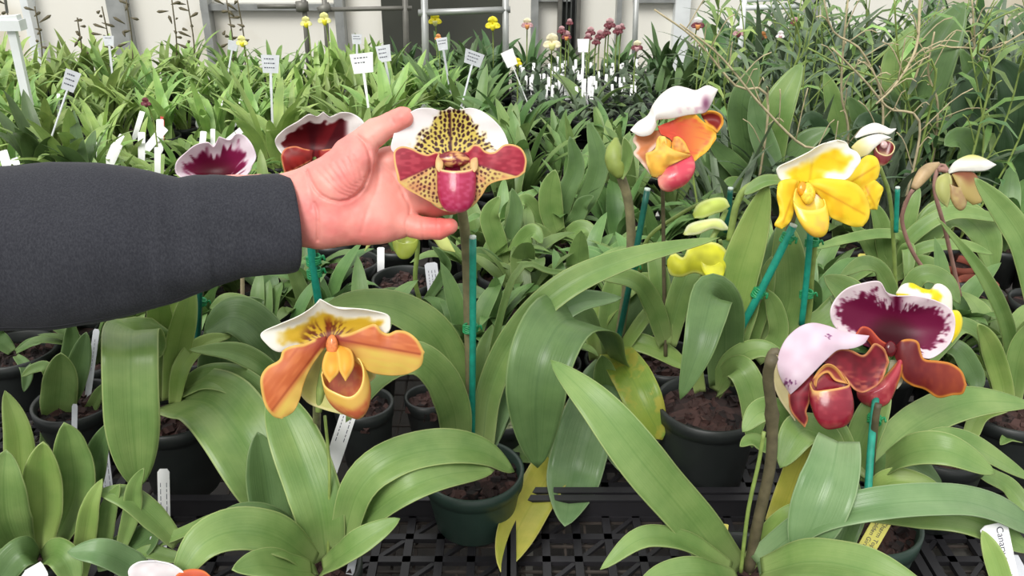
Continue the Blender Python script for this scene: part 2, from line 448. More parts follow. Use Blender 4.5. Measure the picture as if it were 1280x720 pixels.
# benches: frame, legs and a mesh top
def bench(name, x0, x1, y0, y1, label, ztop=BZ, pitch=.024):
    r_ = root(name, ((x0 + x1) / 2, (y0 + y1) / 2, 0), label, 'bench')
    mb = MB()
    n = int((x1 - x0) / pitch)
    for i in range(n + 1): x = x0 + (x1 - x0) * i / n; mb.box((x, (y0 + y1) / 2, ztop - .004), (.0028, y1 - y0, .003))
    n = int((y1 - y0) / (pitch * 1.6))
    for i in range(n + 1): y = y0 + (y1 - y0) * i / n; mb.box(((x0 + x1) / 2, y, ztop - .001), (x1 - x0, .003, .002))
    mb.build('wire_mesh_top', M['mesh'], r_, smooth=False)
    mb = MB()
    for y in (y0, y1): mb.box(((x0 + x1) / 2, y, ztop - .022), (x1 - x0, .03, .036))
    for x in np.linspace(x0, x1, 7): mb.box((x, (y0 + y1) / 2, ztop - .03), (.03, y1 - y0 - .03, .03))
    mb.build('frame', M['metal_dark'], r_, smooth=False)
    for x in (x0 + .05, 0.02, x1 - .05):
        for y in (y0 + .05, y1 - .05):
            mb = MB(); mb.box((x, y, (ztop - .045) / 2), (.04, .04, ztop - .045)); mb.build('leg', M['metal_dark'], r_, smooth=False)
M['mesh'] = plain('rusty_wire_mesh', rgb(60, 53, 48), .7, .3, 40)
bench('plant_bench', -1.55, 1.55, .30, 1.36, 'wire mesh bench in front carrying the potted orchids in bloom')
bench('plant_bench', -2.3, 2.3, 1.40, 2.95, 'wire mesh bench behind, packed with leafy orchid plants', pitch=.04)
# ================================================================ the plants in front
TOCAM = lambda p: (CAM - p).normalized()
def face(p, k=0.55): v = TOCAM(p) + Vector((0, 0, k)); return v.normalized()

def add_pot(r, r_top, h, mat, x=0, y=0, n=44, red=False):
    c = Vector((x, y, BZ + .006)); rb = r_top * .78
    mb = MB()
    mb.lathe(c, [(0.001, .002), (rb * .96, 0.0), (rb, .003), (r_top * .95, h - .02), (r_top * .955, h - .018), (r_top, h - .017), (r_top + .001, h), (r_top - .002, h + .0008), (r_top - .004, h - .001), (r_top * .9, h - .02), (rb * .93, .01), (0.001, .008)], n)
    mb.build('pot', mat, r)
    mb = MB(); rg = random.Random(int(x * 999)); rs = r_top * .915
    zs = h - .018
    mb.lathe(c, [(rs, zs), (rs * .7, zs + .003), (rs * .35, zs + .005), (0.0005, zs + .006)], 24)
    for i in range(70):
        a = rg.random() * 6.28; q = rs * math.sqrt(rg.random()) * .92; sz = .004 + rg.random() * .005
        rot = Matrix.Rotation(rg.random() * 6, 3, Vector((rg.random(), rg.random(), rg.random() + .1)).normalized())
        mb.box(c + Vector((q * math.cos(a), q * math.sin(a), zs + .004)), (sz * 2, sz * 1.3, sz), rot)
    mb.build('growing_medium', M['bark'], r, smooth=False)

def plant(px, py, label, r_top=.055, h=.105, mat='pot', pot=True, cat='orchid plant', group=None):
    """pot rim centre at pixel (px, py)"""
    g = on_bench(px, py, h)
    r = root('potted_orchid', g, label, cat, group)
    if pot: add_pot(r, r_top, h, M[mat], g.x, g.y)
    r_y[r.name] = g.y
    return r
r_y = {}
def pt(r, x, y, off, hmin=.03):                      # off: centimetres nearer to the viewer than the plant's own distance
    Y = (r_y[r.name] if not isinstance(r, float) else r) - off * 0.01
    v = (y - 360) / FPX; d = depth_at(y, Y)
    low = (0.70 - hmin) / (SN + v * CS) if SN + v * CS > .05 else 99     # never sink below the bench: come forward instead
    return W(x, y, min(d, low))
def Lf(r, mat, pts, wpx, base=.55, tip=2.2, fold=.42, wav=.05, roll=0.0, k=.55, ts=.55, label=None, cup=0.0, n=30):
    P = spline([pt(r, *p) for p in pts], n)
    # keep the blade above the bench
    P = [Vector((p.x, p.y, max(p.z, BZ + .012))) for p in P]
    ww = [wpx * ((p - CAM).dot(F)) / FPX for p in P]
    mb = MB(); blade(mb, P, ww, lambda p: face(p, k), base, tip, fold, wav, 8, roll, ts, seed=int(pts[0][0] * 7 + pts[-1][1]), cup=cup)
    o = mb.build('leaf', M[mat], r, solid=.0011)
    if label: o['label'] = label
    return o
def stalk(r, pts, wpx, mat='stalk', name='flower_stalk', node=None):
    P = spline([pt(r, *p) for p in pts], 24)
    ds = [(p - CAM).dot(F) for p in P]
    rad = [wpx / 2 * q / FPX for q in ds]
    if node is not None:
        for i in range(len(P)): rad[i] *= 1 + .35 * math.exp(-((i / 24 - node) / .03) ** 2)
    mb = MB(); mb.tube(P, rad, 10); return mb.build(name, M[mat], r)
def stake(pts, Y, wpx, label, ties=(), mat='stake', group=None, top=True):
    """pts: (x, y, off) from the top down; Y plant distance"""
    P = [pt(Y, *p) for p in pts]
    d = (P[0] - CAM).dot(F); rad = wpx / 2 * d / FPX
    foot = P[-1]
    o_mb = MB(); o_mb.tube(P, rad, 12, refine=12)
    o = o_mb.build('plant_stake', M[mat], origin=foot); tag(o, label, 'stake', group)
    if top:
        mb = MB(); ax = (P[0] - P[1]).normalized(); mb.tube([P[0], P[0] + ax * .0025], rad * .96, 12); mb.build('cut_tip', M['stake_top'], o)
    for x, y, off, tw in ties:
        c = pt(Y, x, y, off); ax = (P[0] - P[-1]).normalized(); mb = MB()
        a = ax.cross(TOCAM(c)).normalized(); b = a.cross(ax)
        for kk in range(5):
            cc = c + ax * (kk - 2) * rad * .5
            ring = [cc + a * math.cos(q) * tw * .46 * d / FPX + b * math.sin(q) * (rad * 1.3) + ax * rad * .25 * math.sin(q * 2 + kk) for q in np.linspace(0, 2 * PI, 22)]
            mb.tube(ring, rad * .34, 6, cap=False)
        # loose twisted end
        mb.tube([c + a * tw * .5 * d / FPX, c + a * (tw * .5 + 3) * d / FPX + ax * rad, c + a * (tw * .5 + 5) * d / FPX - ax * rad * .5], rad * .3, 6, refine=6)
        mb.build('twist_tie', M['tie'], o)
    return o

# ---- plant with the orange and yellow flower, bottom left of the centre
A = plant(385, 712, 'potted orchid with the orange and yellow slipper flower at lower left', .05, .10)
Lf(A, 'leaf', [(408, 700, 0), (399, 640, 0), (382, 585, -2), (358, 525, -5), (338, 488, -8)], 66, .62, k=.2)
Lf(A, 'leaf', [(425, 690, 0), (448, 612, 0), (490, 575, -1), (548, 560, -3), (605, 565, -6), (643, 590, -8)], 52, .55, fold=.4, k=.9)
Lf(A, 'leaf', [(420, 700, -1), (455, 650, 0), (505, 612, 1), (560, 592, -1), (618, 588, -5)], 44, .5, fold=.4, k=.8)
Lf(A, 'leaf', [(395, 705, 1), (350, 672, 4), (300, 662, 6), (252, 680, 8), (215, 735, 10)], 58, .5, k=.8)
Lf(A, 'leaf_dark', [(390, 700, -1), (350, 662, 0), (310, 645, 1), (268, 648, 2)], 42, .5, k=.8)
Lf(A, 'leaf', [(402, 712, 3), (432, 690, 5), (465, 668, 5), (500, 648, 4)], 36, .7, k=.8)
Lf(A, 'leaf_dark', [(360, 690, -3), (340, 640, -4), (330, 580, -5), (322, 540, -6)], 50, .6, k=.3)
Lf(A, 'leaf', [(392, 715, 3), (370, 712, 5), (330, 705, 8), (290, 712, 10)], 46, .6, k=.8)
stalk(A, [(396, 505, -1), (396, 545, -8), (396, 600, -10), (398, 700, -3)], 10)
stalk(A, [(406, 520, -2), (410, 560, -2), (412, 600, -1), (410, 700, 0)], 4, 'stalk_green', 'young_stem')

# ---- plant at the left under the sleeve
B = plant(218, 520, 'potted orchid with a broad leaf folded forward, left under the sleeve', .052, .105)
Lf(B, 'leaf', [(205, 500, 0), (190, 440, 1), (175, 415, 5), (165, 412, 9), (163, 440, 14), (165, 520, 16), (172, 612, 16)], 66, .8, tip=2.2, ts=.75, fold=.26, k=.7, n=40)
Lf(B, 'leaf_lime', [(205, 500, 0), (203, 440, 0), (200, 400, 0), (196, 350, 0)], 34, .7, k=.2)
Lf(B, 'leaf_lime', [(215, 500, 1), (222, 440, 1), (232, 395, 1), (240, 350, 0)], 32, .7, k=.2)
Lf(B, 'leaf_lime', [(212, 500, -1), (212, 450, -2), (215, 400, -4), (222, 350, -5)], 30, .7, k=.2)
Lf(B, 'leaf_lime', [(218, 505, 2), (225, 465, 2), (240, 440, 1), (262, 425, 0), (290, 420, -1)], 22, .6)
Lf(B, 'leaf', [(222, 495, 1), (262, 500, 6), (295, 535, 10), (326, 590, 13), (345, 655, 14)], 92, .75, tip=2.4, fold=.4, ts=.6, k=.7)
Lf(B, 'leaf', [(225, 490, 0), (260, 472, 2), (300, 480, 4), (335, 515, 6), (360, 580, 7)], 42, .6, k=.8)
Lf(B, 'leaf', [(350, 492, 0), (330, 460, 1), (290, 440, 2), (236, 437, 3)], 30, .7, tip=1.3, k=.8)
Lf(B, 'leaf_dark', [(350, 460, -3), (325, 415, -3), (290, 395, -3), (255, 415, -3)], 56, .7, k=.8)
Lf(B, 'leaf_dark', [(270, 490, -6), (280, 440, -7), (300, 400, -8), (330, 375, -9)], 60, .7, k=.3)
Lf(B, 'leaf', [(340, 430, -6), (315, 392, -6), (285, 378, -6), (262, 385, -6)], 30, .7, k=.8)

# ---- small broad-leaved plants, bottom left corner
Cc = plant(48, 690, 'small broad-leaved orchid in the bottom left corner', .042, .07)
for l in ([(50, 690, 0), (54, 640, 0), (53, 590, 0), (54, 552, 0)], 46, 'leaf_lime'), ([(30, 700, 1), (8, 650, 2), (4, 600, 2), (8, 562, 1)], 56, 'leaf'), \
        ([(60, 690, -2), (90, 620, -2), (88, 560, -2), (80, 528, -2)], 52, 'leaf'), ([(62, 690, -4), (105, 620, -4), (122, 565, -4), (136, 528, -4)], 34, 'leaf_dark'), \
        ([(48, 700, 3), (32, 690, 5), (14, 702, 6), (-8, 735, 7)], 40, 'leaf_dark'), ([(52, 700, 3), (66, 690, 4), (82, 700, 5), (96, 735, 6)], 36, 'leaf'), \
        ([(96, 740, 1), (106, 680, 1), (114, 630, 1), (128, 598, 0)], 26, 'leaf_lime'), ([(40, 690, -2), (28, 610, -3), (22, 540, -4), (6, 488, -5)], 36, 'leaf_lime'), \
        ([(222, 680, 0), (195, 650, 0), (160, 622, 0), (122, 614, 0)], 32, 'leaf'), ([(200, 735, 6), (160, 705, 7), (125, 690, 8), (84, 690, 8)], 36, 'leaf_grey'), \
        ([(130, 700, 0), (132, 660, 0), (138, 630, 0), (150, 605, 0)], 22, 'leaf'), ([(150, 690, 0), (165, 640, 0), (168, 610, 0), (180, 585, 0)], 22, 'leaf'), \
        ([(170, 690, 0), (205, 675, 0), (240, 660, 0), (268, 642, 0)], 14, 'leaf'), ([(160, 700, 1), (185, 690, 1), (210, 695, 1), (235, 700, 1)], 18, 'leaf'), \
        ([(40, 720, 3), (22, 712, 4), (8, 700, 5), (-10, 690, 5)], 34, 'leaf_dark'), ([(120, 705, 1), (150, 690, 0), (175, 680, 0), (200, 660, 0)], 44, 'leaf_dark'):
    Lf(Cc, l[2], l[0], l[1], .5, tip=2.4, ts=.55, k=.5)
Cd = plant(95, 505, 'small orchid with two upright rounded leaves, left under the sleeve', .05, .085)
for l in ([(74, 540, 1), (73, 510, 1), (76, 475, 1), (76, 441, 1)], 42, 'leaf'), ([(72, 550, 1), (68, 530, 2), (62, 545, 3), (52, 560, 4)], 26, 'leaf'), \
        ([(78, 520, 0), (92, 480, 0), (100, 450, -1), (108, 415, -2)], 28, 'leaf_dark'), ([(75, 530, 0), (85, 470, -2), (90, 430, -3), (88, 400, -3)], 24, 'leaf_dark'), \
        ([(70, 500, 0), (60, 462, 0), (44, 460, 0), (26, 471, 1)], 15, 'leaf'), ([(80, 530, 0), (110, 515, 0), (125, 490, 1), (136, 478, 1)], 16, 'leaf'):
    Lf(Cd, l[2], l[0], l[1], .55, tip=2.4, ts=.55, k=.4)
Ce = plant(20, 440, 'low orchid seedling in a black pot beneath the far end of the sleeve', .055, .08)
for l in ([(20, 440, 0), (35, 430, 0), (50, 425, 0), (62, 420, 0)], 12), ([(15, 440, 0), (5, 430, 0), (-6, 420, 0), (-12, 400, 0)], 22), ([(20, 445, 2), (30, 455, 4), (34, 470, 5), (30, 490, 6)], 14):
    Lf(Ce, 'leaf_dark', l[0], l[1], .5)

# ---- plant that carries the flower held in the hand
D = plant(592, 592, 'potted orchid with arching leaves bearing the flower held in the hand', .056, .075, 'pot_green')
Lf(D, 'leaf', [(578, 560, 0), (572, 490, 0), (548, 425, 1), (500, 388, 2), (440, 380, 4), (385, 400, 6)], 50, .62, fold=.36, k=.7)
Lf(D, 'leaf', [(572, 560, 2), (566, 510, 4), (545, 468, 6), (510, 448, 8), (468, 470, 10), (432, 528, 12)], 50, .6, fold=.36, k=.7)
Lf(D, 'leaf', [(603, 560, 1), (612, 490, 0), (645, 420, -1), (705, 360, -2), (790, 322, -4), (900, 297, -6)], 37, .75, fold=.55, k=.6, tip=1.4)
Lf(D, 'leaf_grey', [(608, 562, 0), (640, 470, -2), (678, 410, -3), (720, 378, -4), (778, 372, -6)], 38, .55, fold=.4, k=.7)
Lf(D, 'leaf', [(600, 565, -1), (600, 490, -2), (606, 440, -4), (616, 405, -6)], 28, .7, k=.3)
Lf(D, 'leaf_dark', [(608, 560, -2), (632, 500, -3), (652, 470, -5), (680, 450, -7)], 34, .6, k=.6)
Lf(D, 'leaf', [(590, 560, -3), (640, 350, -5), (690, 340, -7), (740, 348, -10), (752, 362, -12)], 9, .8, k=.6)
stalk(D, [(571, 232, 3), (577, 262, 2), (583, 310, 0), (586, 400, 0), (588, 470, 0), (590, 570, 0)], 13)

# ---- broad grey-green leaves right of the centre
E = plant(772, 478, 'potted orchid with broad grey-green leaves and a green bud, right of centre', .046, .09)
Lf(E, 'leaf_dark', [(770, 450, 0), (744, 405, 9), (710, 396, 17), (684, 430, 21), (670, 490, 23), (672, 585, 22)], 84, .7, tip=2.5, fold=.4, ts=.6, k=.8, n=40, label='broad dark green leaf folded down')
Lf(E, 'leaf_grey', [(764, 462, 2), (748, 490, 6), (730, 545, 9), (716, 600, 11), (706, 658, 12)], 70, .65, tip=2.0, fold=.26, ts=.55, k=.3)
Lf(E, 'leaf_yellow', [(735, 500, 0), (705, 560, 2), (676, 610, 4), (648, 660, 6), (626, 715, 7)], 52, .8, tip=2.3, ts=.7, fold=.35, k=.4, label='yellowing leaf hanging over the tray')
Lf(E, 'leaf_turning', [(768, 440, 1), (790, 472, 7), (808, 510, 10), (828, 550, 11)], 50, .75, tip=2.2, k=.4, label='green and yellow mottled leaf')
Lf(E, 'leaf_lime', [(765, 440, 0), (792, 428, 1), (828, 440, 2), (864, 462, 3)], 27, .8, k=.9)
Lf(E, 'leaf', [(757, 505, 4), (757, 480, 5), (755, 460, 5), (752, 444, 5)], 30, .7, k=.2)
Lf(E, 'leaf_lime', [(768, 455, 1), (790, 420, 1), (818, 385, 0), (866, 362, 0)], 17, .8, fold=.5, k=.8)
Lf(E, 'leaf', [(762, 450, -1), (760, 410, -2), (764, 370, -3), (772, 330, -4)], 26, .6, k=.2)
Lf(E, 'leaf_dark', [(775, 450, -1), (800, 400, -2), (845, 355, -3), (885, 350, -4)], 54, .6, k=.8)
Lf(E, 'leaf', [(760, 455, -3), (735, 420, -4), (705, 405, -5), (660, 412, -6)], 30, .6, k=.8)
Lf(E, 'leaf_lime', [(745, 450, -2), (748, 400, -3), (790, 356, -4), (830, 345, -5)], 28, .6, k=.8)
Lf(E, 'leaf_grey', [(760, 560, -2), (790, 588, 0), (830, 610, 2), (870, 640, 3)], 26, .8, k=.9)
stalk(E, [(774, 215, 0), (785, 250, 0), (789, 300, 0), (785, 350, 0), (776, 410, 0), (766, 470, 0)], 12)
Lf(E, 'leaf', [(700, 578, 6), (670, 570, 6), (640, 566, 5), (612, 560, 5)], 24, .8, k=.9)

# ---- plant behind it in the big black pot
K = plant(886, 508, 'potted orchid in a large black pot bearing the yellow flowers', .062, .11)
Lf(K, 'leaf_dark', [(905, 480, 2), (905, 400, 4), (893, 366, 8), (882, 400, 12), (872, 440, 14), (850, 500, 15)], 52, .7, tip=1.8, ts=.6, fold=.36, k=.4, label='dull green leaf hanging forward')
Lf(K, 'leaf_lime', [(902, 480, 0), (908, 420, 0), (922, 350, 0), (942, 285, 0), (960, 228, 0)], 48, .6, k=.2)
Lf(K, 'leaf', [(910, 480, 1), (918, 430, 1), (932, 385, 0), (947, 325, 0)], 32, .6, k=.2)
Lf(K, 'leaf', [(895, 490, 2), (915, 452, 4), (950, 436, 5), (990, 452, 6)], 28, .7, k=.9)
Lf(K, 'leaf', [(898, 485, 2), (922, 460, 6), (942, 500, 8), (940, 560, 9)], 36, .7, k=.6)
Lf(K, 'leaf_lime', [(875, 490, 0), (866, 440, 0), (868, 400, 0), (875, 362, 0)], 20, .7, k=.2)
Lf(K, 'leaf', [(915, 480, -1), (935, 420, -2), (955, 360, -3), (965, 320, -4)], 30, .6, k=.2)
Lf(K, 'leaf', [(960, 440, -2), (985, 380, -3), (985, 320, -4), (978, 270, -6)], 44, .7, k=.3)
Lf(K, 'leaf', [(945, 450, 0), (972, 420, 0), (968, 385, 0), (955, 360, 0)], 24, .7, k=.3)
Lf(K, 'leaf_grey', [(900, 470, -3), (960, 370, -5), (990, 290, -7), (1010, 240, -8)], 50, .6, k=.4)
Lf(K, 'leaf', [(1000, 420, -2), (1040, 400, -3), (1062, 372, -4), (1030, 345, -5)], 46, .7, k=.8)
stalk(K, [(1000, 240, 2), (985, 290, 0), (968, 330, 0), (945, 380, 0), (920, 440, 0)], 9, 'stalk')
stalk(K, [(1040, 268, -2), (1022, 290, -1), (1015, 340, -1), (1010, 400, -1), (990, 470, 0)], 7, 'stalk_green')
stalk(K, [(978, 224, -1), (955, 227, -1), (932, 236, -1), (920, 258, -1), (912, 300, -1)], 9, 'stalk_green')
Lf(K, 'leaf', [(980, 226, 0), (960, 226, 0), (945, 232, 0), (930, 243, 0)], 17, .7, fold=.6, k=.8)
stalk(K, [(885, 250, -8), (850, 268, -9), (810, 298, -10), (800, 340, -10)], 5, 'stalk_green')

# ---- plant at the bottom right with the long leaf
G = plant(935, 722, 'potted orchid with a long glossy leaf reaching up left, bottom right of centre', .055, .10)
Lf(G, 'leaf', [(918, 722, 0), (872, 660, 2), (805, 580, 4), (745, 505, 2), (688, 450, -2)], 64, .85, tip=2.1, ts=.55, fold=.22, k=.5, label='long glossy leaf', n=44)
Lf(G, 'leaf', [(915, 715, 2), (865, 682, 4), (805, 672, 7), (750, 712, 9)], 34, .7, k=1.2)
Lf(G, 'leaf_grey', [(945, 705, 1), (1010, 655, 2), (1080, 634, 3), (1160, 625, 3), (1225, 630, 2), (1300, 662, 0)], 44, .7, tip=2.5, ts=.8, fold=.4, k=.9, n=44)
Lf(G, 'leaf', [(950, 715, 3), (1010, 700, 6), (1080, 710, 9), (1170, 745, 12)], 58, .6, k=1.2)
Lf(G, 'leaf_lime', [(932, 712, -1), (960, 668, -1), (990, 640, -1), (1020, 632, -2)], 24, .7, k=.8)
Lf(G, 'leaf', [(925, 725, 4), (880, 715, 8), (830, 720, 10), (790, 745, 12)], 40, .6, k=1.2)
stalk(G, [(966, 448, 2), (960, 470, 1), (965, 520, 0), (963, 580, 0), (948, 650, 0), (936, 712, 0)], 14, 'stalk_dark', node=.3)
stalk(G, [(955, 540, 1), (948, 580, 1), (935, 640, 1), (926, 715, 1)], 5, 'stalk_green', 'young_stem')

# ---- plant at the right
H = plant(1082, 655, 'potted orchid at right bearing the maroon and white flowers, pot with yellow tag', .052, .105, 'pot_green')
Lf(H, 'leaf', [(1085, 600, 0), (1120, 550, -4), (1170, 516, -8), (1225, 501, -10), (1292, 506, -11)], 50, .6, tip=1.7, fold=.25, k=.9)
Lf(H, 'leaf', [(1100, 590, 0), (1135, 566, 3), (1185, 563, 5), (1244, 592, 6)], 46, .6, k=.9)
Lf(H, 'leaf_dark', [(1090, 600, 0), (1125, 575, 1), (1155, 590, 2), (1178, 606, 2)], 32, .6, k=.9)
Lf(H, 'leaf_lime', [(1080, 640, 2), (1110, 604, 3), (1150, 606, 4), (1185, 622, 5)], 34, .6, k=.9)
Lf(H, 'leaf_grey', [(1048, 550, 4), (1040, 590, 7), (1022, 640, 9), (996, 702, 10)], 70, .7, tip=2.0, fold=.36, ts=.5, k=.4)
Lf(H, 'leaf_dark', [(1058, 600, 3), (1062, 640, 5), (1052, 670, 6), (1034, 712, 7)], 38, .7, k=.5)
Lf(H, 'leaf', [(1050, 580, 0), (1025, 545, 0), (1000, 540, 2), (975, 585, 4)], 48, .7, k=.8)
Lf(H, 'leaf', [(1070, 600, -1), (1075, 560, -2), (1090, 520, -3), (1110, 480, -4)], 40, .7, k=.4)
Lf(H, 'leaf', [(1060, 600, -1), (1048, 560, -1), (1035, 530, -2), (1020, 500, -3)], 40, .7, k=.4)
Lf(H, 'leaf_yellow', [(972, 655, 0), (985, 620, 0), (998, 585, 0), (1010, 550, 0)], 34, .9, tip=3, ts=.8, k=.3, label='yellow green sheath leaf')
Lf(H, 'leaf', [(1095, 600, -2), (1150, 560, -3), (1200, 550, -4), (1290, 600, -4)], 30, .7, k=.9)
Lf(H, 'leaf', [(1080, 640, 1), (1150, 640, 5), (1220, 650, 7), (1290, 690, 8)], 50, .6, k=.9)
stalk(H, [(1098, 505, 1), (1095, 520, 1), (1090, 570, 0), (1085, 640, 0)], 9, 'stalk_dark')
Lf(H, 'leaf', [(1000, 560, 2), (965, 560, 2), (940, 550, 2), (925, 558, 3)], 20, .7, k=.9)
Lf(H, 'leaf', [(1000, 565, 0), (975, 520, 0), (950, 515, 1), (928, 540, 2)], 36, .7, k=.6)

# ---- rosette at the right edge
I = plant(1262, 512, 'potted orchid at the right edge, pale leaf bases and a long narrow leaf', .058, .10)
Lf(I, 'leaf', [(1255, 505, 0), (1230, 430, 1), (1200, 408, 3), (1180, 430, 5), (1160, 462, 6)], 28, .8, k=.8)
Lf(I, 'leaf', [(1262, 500, -2), (1262, 420, -2), (1230, 345, -2), (1172, 272, -3)], 18, .8, tip=1.3, k=.3)
Lf(I, 'leaf_lime', [(1255, 505, 1), (1240, 470, 1), (1220, 450, 1), (1196, 435, 1)], 16, .8, k=.8)
Lf(I, 'leaf_lime', [(1258, 508, 2), (1250, 470, 2), (1236, 430, 3), (1222, 405, 5)], 26, .8, k=.3)
Lf(I, 'leaf', [(1300, 400, 4), (1285, 320, 3), (1262, 275, 2), (1218, 222, 1)], 34, .7, k=.4)
Lf(I, 'leaf', [(1265, 500, 2), (1272, 450, 2), (1282, 420, 2), (1296, 400, 2)], 26, .8, k=.3)
Lf(I, 'leaf_dark', [(1180, 430, 4), (1200, 440, 5), (1218, 470, 6), (1222, 492, 7)], 26, .8, k=.6)
Lf(I, 'leaf_lime', [(1255, 510, 2), (1225, 520, 5), (1212, 545, 8), (1200, 550, 10)], 20, .7, k=.9)
Lf(I, 'leaf', [(1300, 560, 5), (1280, 548, 5), (1262, 546, 5), (1250, 556, 6)], 16, .8, k=.9)
Lf(I, 'leaf', [(1292, 650, 9), (1262, 610, 9), (1230, 590, 9), (1212, 560, 7)], 24, .8, k=.8)

# ---- rosette in the middle right, behind
J = plant(1115, 352, 'potted orchid with narrow arching leaves among the small terracotta pots', .05, .09)
for l in ([(1118, 340, 0), (1128, 300, 1), (1105, 292, 2), (1062, 298, 4), (1008, 313, 6)], 14), ([(1120, 345, 1), (1134, 310, 3), (1136, 330, 5), (1132, 352, 6)], 16), \
        ([(1115, 345, 0), (1135, 300, 0), (1190, 266, 0), (1262, 276, -1)], 20), ([(1118, 345, 1), (1150, 312, 2), (1200, 306, 3), (1242, 318, 4)], 16), \
        ([(1110, 345, 0), (1105, 300, 0), (1100, 275, 0), (1088, 250, 0)], 22), ([(1112, 345, 0), (1094, 320, 0), (1082, 300, 0), (1064, 280, 0)], 20), \
        ([(1120, 345, 2), (1150, 330, 5), (1172, 342, 8), (1182, 372, 10)], 24), ([(1110, 350, 2), (1090, 335, 4), (1070, 345, 7), (1050, 362, 9)], 16), \
        ([(1125, 340, -2), (1180, 268, -3), (1228, 290, -2), (1242, 345, 0)], 42), ([(1118, 345, -1), (1128, 300, -2), (1140, 260, -3), (1150, 235, -4)], 20):
    Lf(J, 'leaf', l[0], l[1], .7, k=.6)

# ================================================================ flowers
def flower(name, parent, label=None):
    """the flower's ovary; its sepals, petals and lip become children"""
    return None
def ovary(parent, d, pts, wpx, mat='stalk_green', label=None):
    P = spline([W(x, y, d - z * d / FPX) for x, y, z in pts], 12)
    mb = MB(); mb.tube(P, [wpx * .35 * d / FPX, wpx * .5 * d / FPX, wpx * .42 * d / FPX, wpx * .2 * d / FPX], 10)
    o = mb.build('flower', M[mat], parent)
    if label: o['label'] = label
    return o
def stam(parent, d, c, rx, ry, z, col, name='staminode', ang=0.0):
    """the small shield in the middle of the flower"""
    V = []; cols = []; fs = []; nr, na = 8, 20
    for i in range(nr + 1):
        for j in range(na):
            r_ = math.sin(i / nr * PI * .5); th = 2 * PI * j / na
            a = rx * r_ * math.cos(th); b = ry * r_ * math.sin(th) * (1 - .12 * math.cos(2 * th))
            x = c[0] + a * math.cos(ang) - b * math.sin(ang); y = c[1] + a * math.sin(ang) + b * math.cos(ang)
            zz = z + min(rx, ry) * .8 * math.cos(i / nr * PI * .5)
            V.append((x, y, zz))
    V = np.array(V)
    fs = [(i * na + j, i * na + (j + 1) % na, (i + 1) * na + (j + 1) % na, (i + 1) * na + j) for i in range(nr) for j in range(na)]
    c_ = col(V[:, 0], V[:, 1])
    return mesh_obj(name, [W(x, y, d - q * d / FPX) for x, y, q in V], fs, M['pouch'], parent, cols=c_, solid=.001)
flat = lambda *c: (lambda x, y: np.broadcast_to(C3(*c), x.shape + (3,)) * (0.88 + .24 * vn(x / 1.7, y / 1.7))[..., None])

def spots(x, y, bx, by, cell=6.2, rad=.36, grow=0.0):
    """rows of dots that fan out from (bx, by)"""
    r = np.hypot(x - bx, y - by); th = np.arctan2(y - by, x - bx)
    ring = r / cell; ri = np.floor(ring); rc = (ri + .5) * cell
    nseg = np.maximum(4, np.floor(2 * PI * rc / (cell * 1.02)))
    a = (th + PI) / (2 * PI) * nseg + .5 * (ri % 2); ai = np.floor(a)
    h1 = _tab[(ri.astype(int) * 7) % 256, (ai.astype(int) * 3) % 256]; h2 = _tab[(ri.astype(int) * 5 + 9) % 256, (ai.astype(int) * 11 + 4) % 256]
    dx = (a - ai - .5 - (h1 - .5) * .35) * (2 * PI * rc / nseg); dy = (ring - ri - .5 - (h2 - .5) * .35) * cell * .8
    q = np.hypot(dx * 1.15, dy) / cell
    return 1 - sstep(rad * (.75 + .5 * h2) - .09, rad * (.75 + .5 * h2) + .07, q)

# ---- 1: the flower in the hand
d1 = .755
F1 = ovary(D, d1, [(571, 245, -22), (569, 225, -16), (566, 205, -10), (565, 196, -6)], 12, label='white, maroon and gold slipper flower with dark spots')
def c1d(x, y, s, t, e):
    n = vn(x / 4, y / 4)
    yel = (1 - sstep(.6, 1.0, np.abs(x - 565) / (17 + (y - 136) * .86).clip(8, 58) + (n - .5) * .35)) * sstep(134, 141, y + (n - .5) * 4)
    c = mixc(np.broadcast_to(C3(255, 250, 250), x.shape + (3,)), C3(226, 206, 104), yel)
    sp = spots(x + 3 * (vn(x / 5 + 8, y / 5) - .5), y + 3 * (vn(x / 5, y / 5 + 30) - .5), 565, 206, 5.9, .37) * sstep(.15, .5, yel)
    c = mixc(c, C3(66, 24, 30), sp)
    line = np.exp(-((x - 563 - (y - 165) * .03) / 1.6) ** 2) * sstep(137, 142, y)
    c = mixc(c, C3(72, 26, 32), line * .9)
    return c
petal('dorsal_sepal', F1, d1, [(556, 199, -6), (528, 194, -8), (492, 190, -2), (491, 172, 2), (499, 155, 4), (517, 138, 4), (536, 135, 6), (552, 139, 5), (562, 134, 5)],
      [(574, 199, -6), (606, 193, -8), (634, 188, -2), (632, 170, 2), (621, 154, 4), (604, 140, 4), (588, 135, 6), (573, 138, 5), (562, 134, 5)], c1d,
      Mid=[(565, 199, -7), (564, 180, -12), (563, 158, -8), (562, 134, 5)], skip=0.2, nu=130, nv=110, ruf=1.5, k=3)
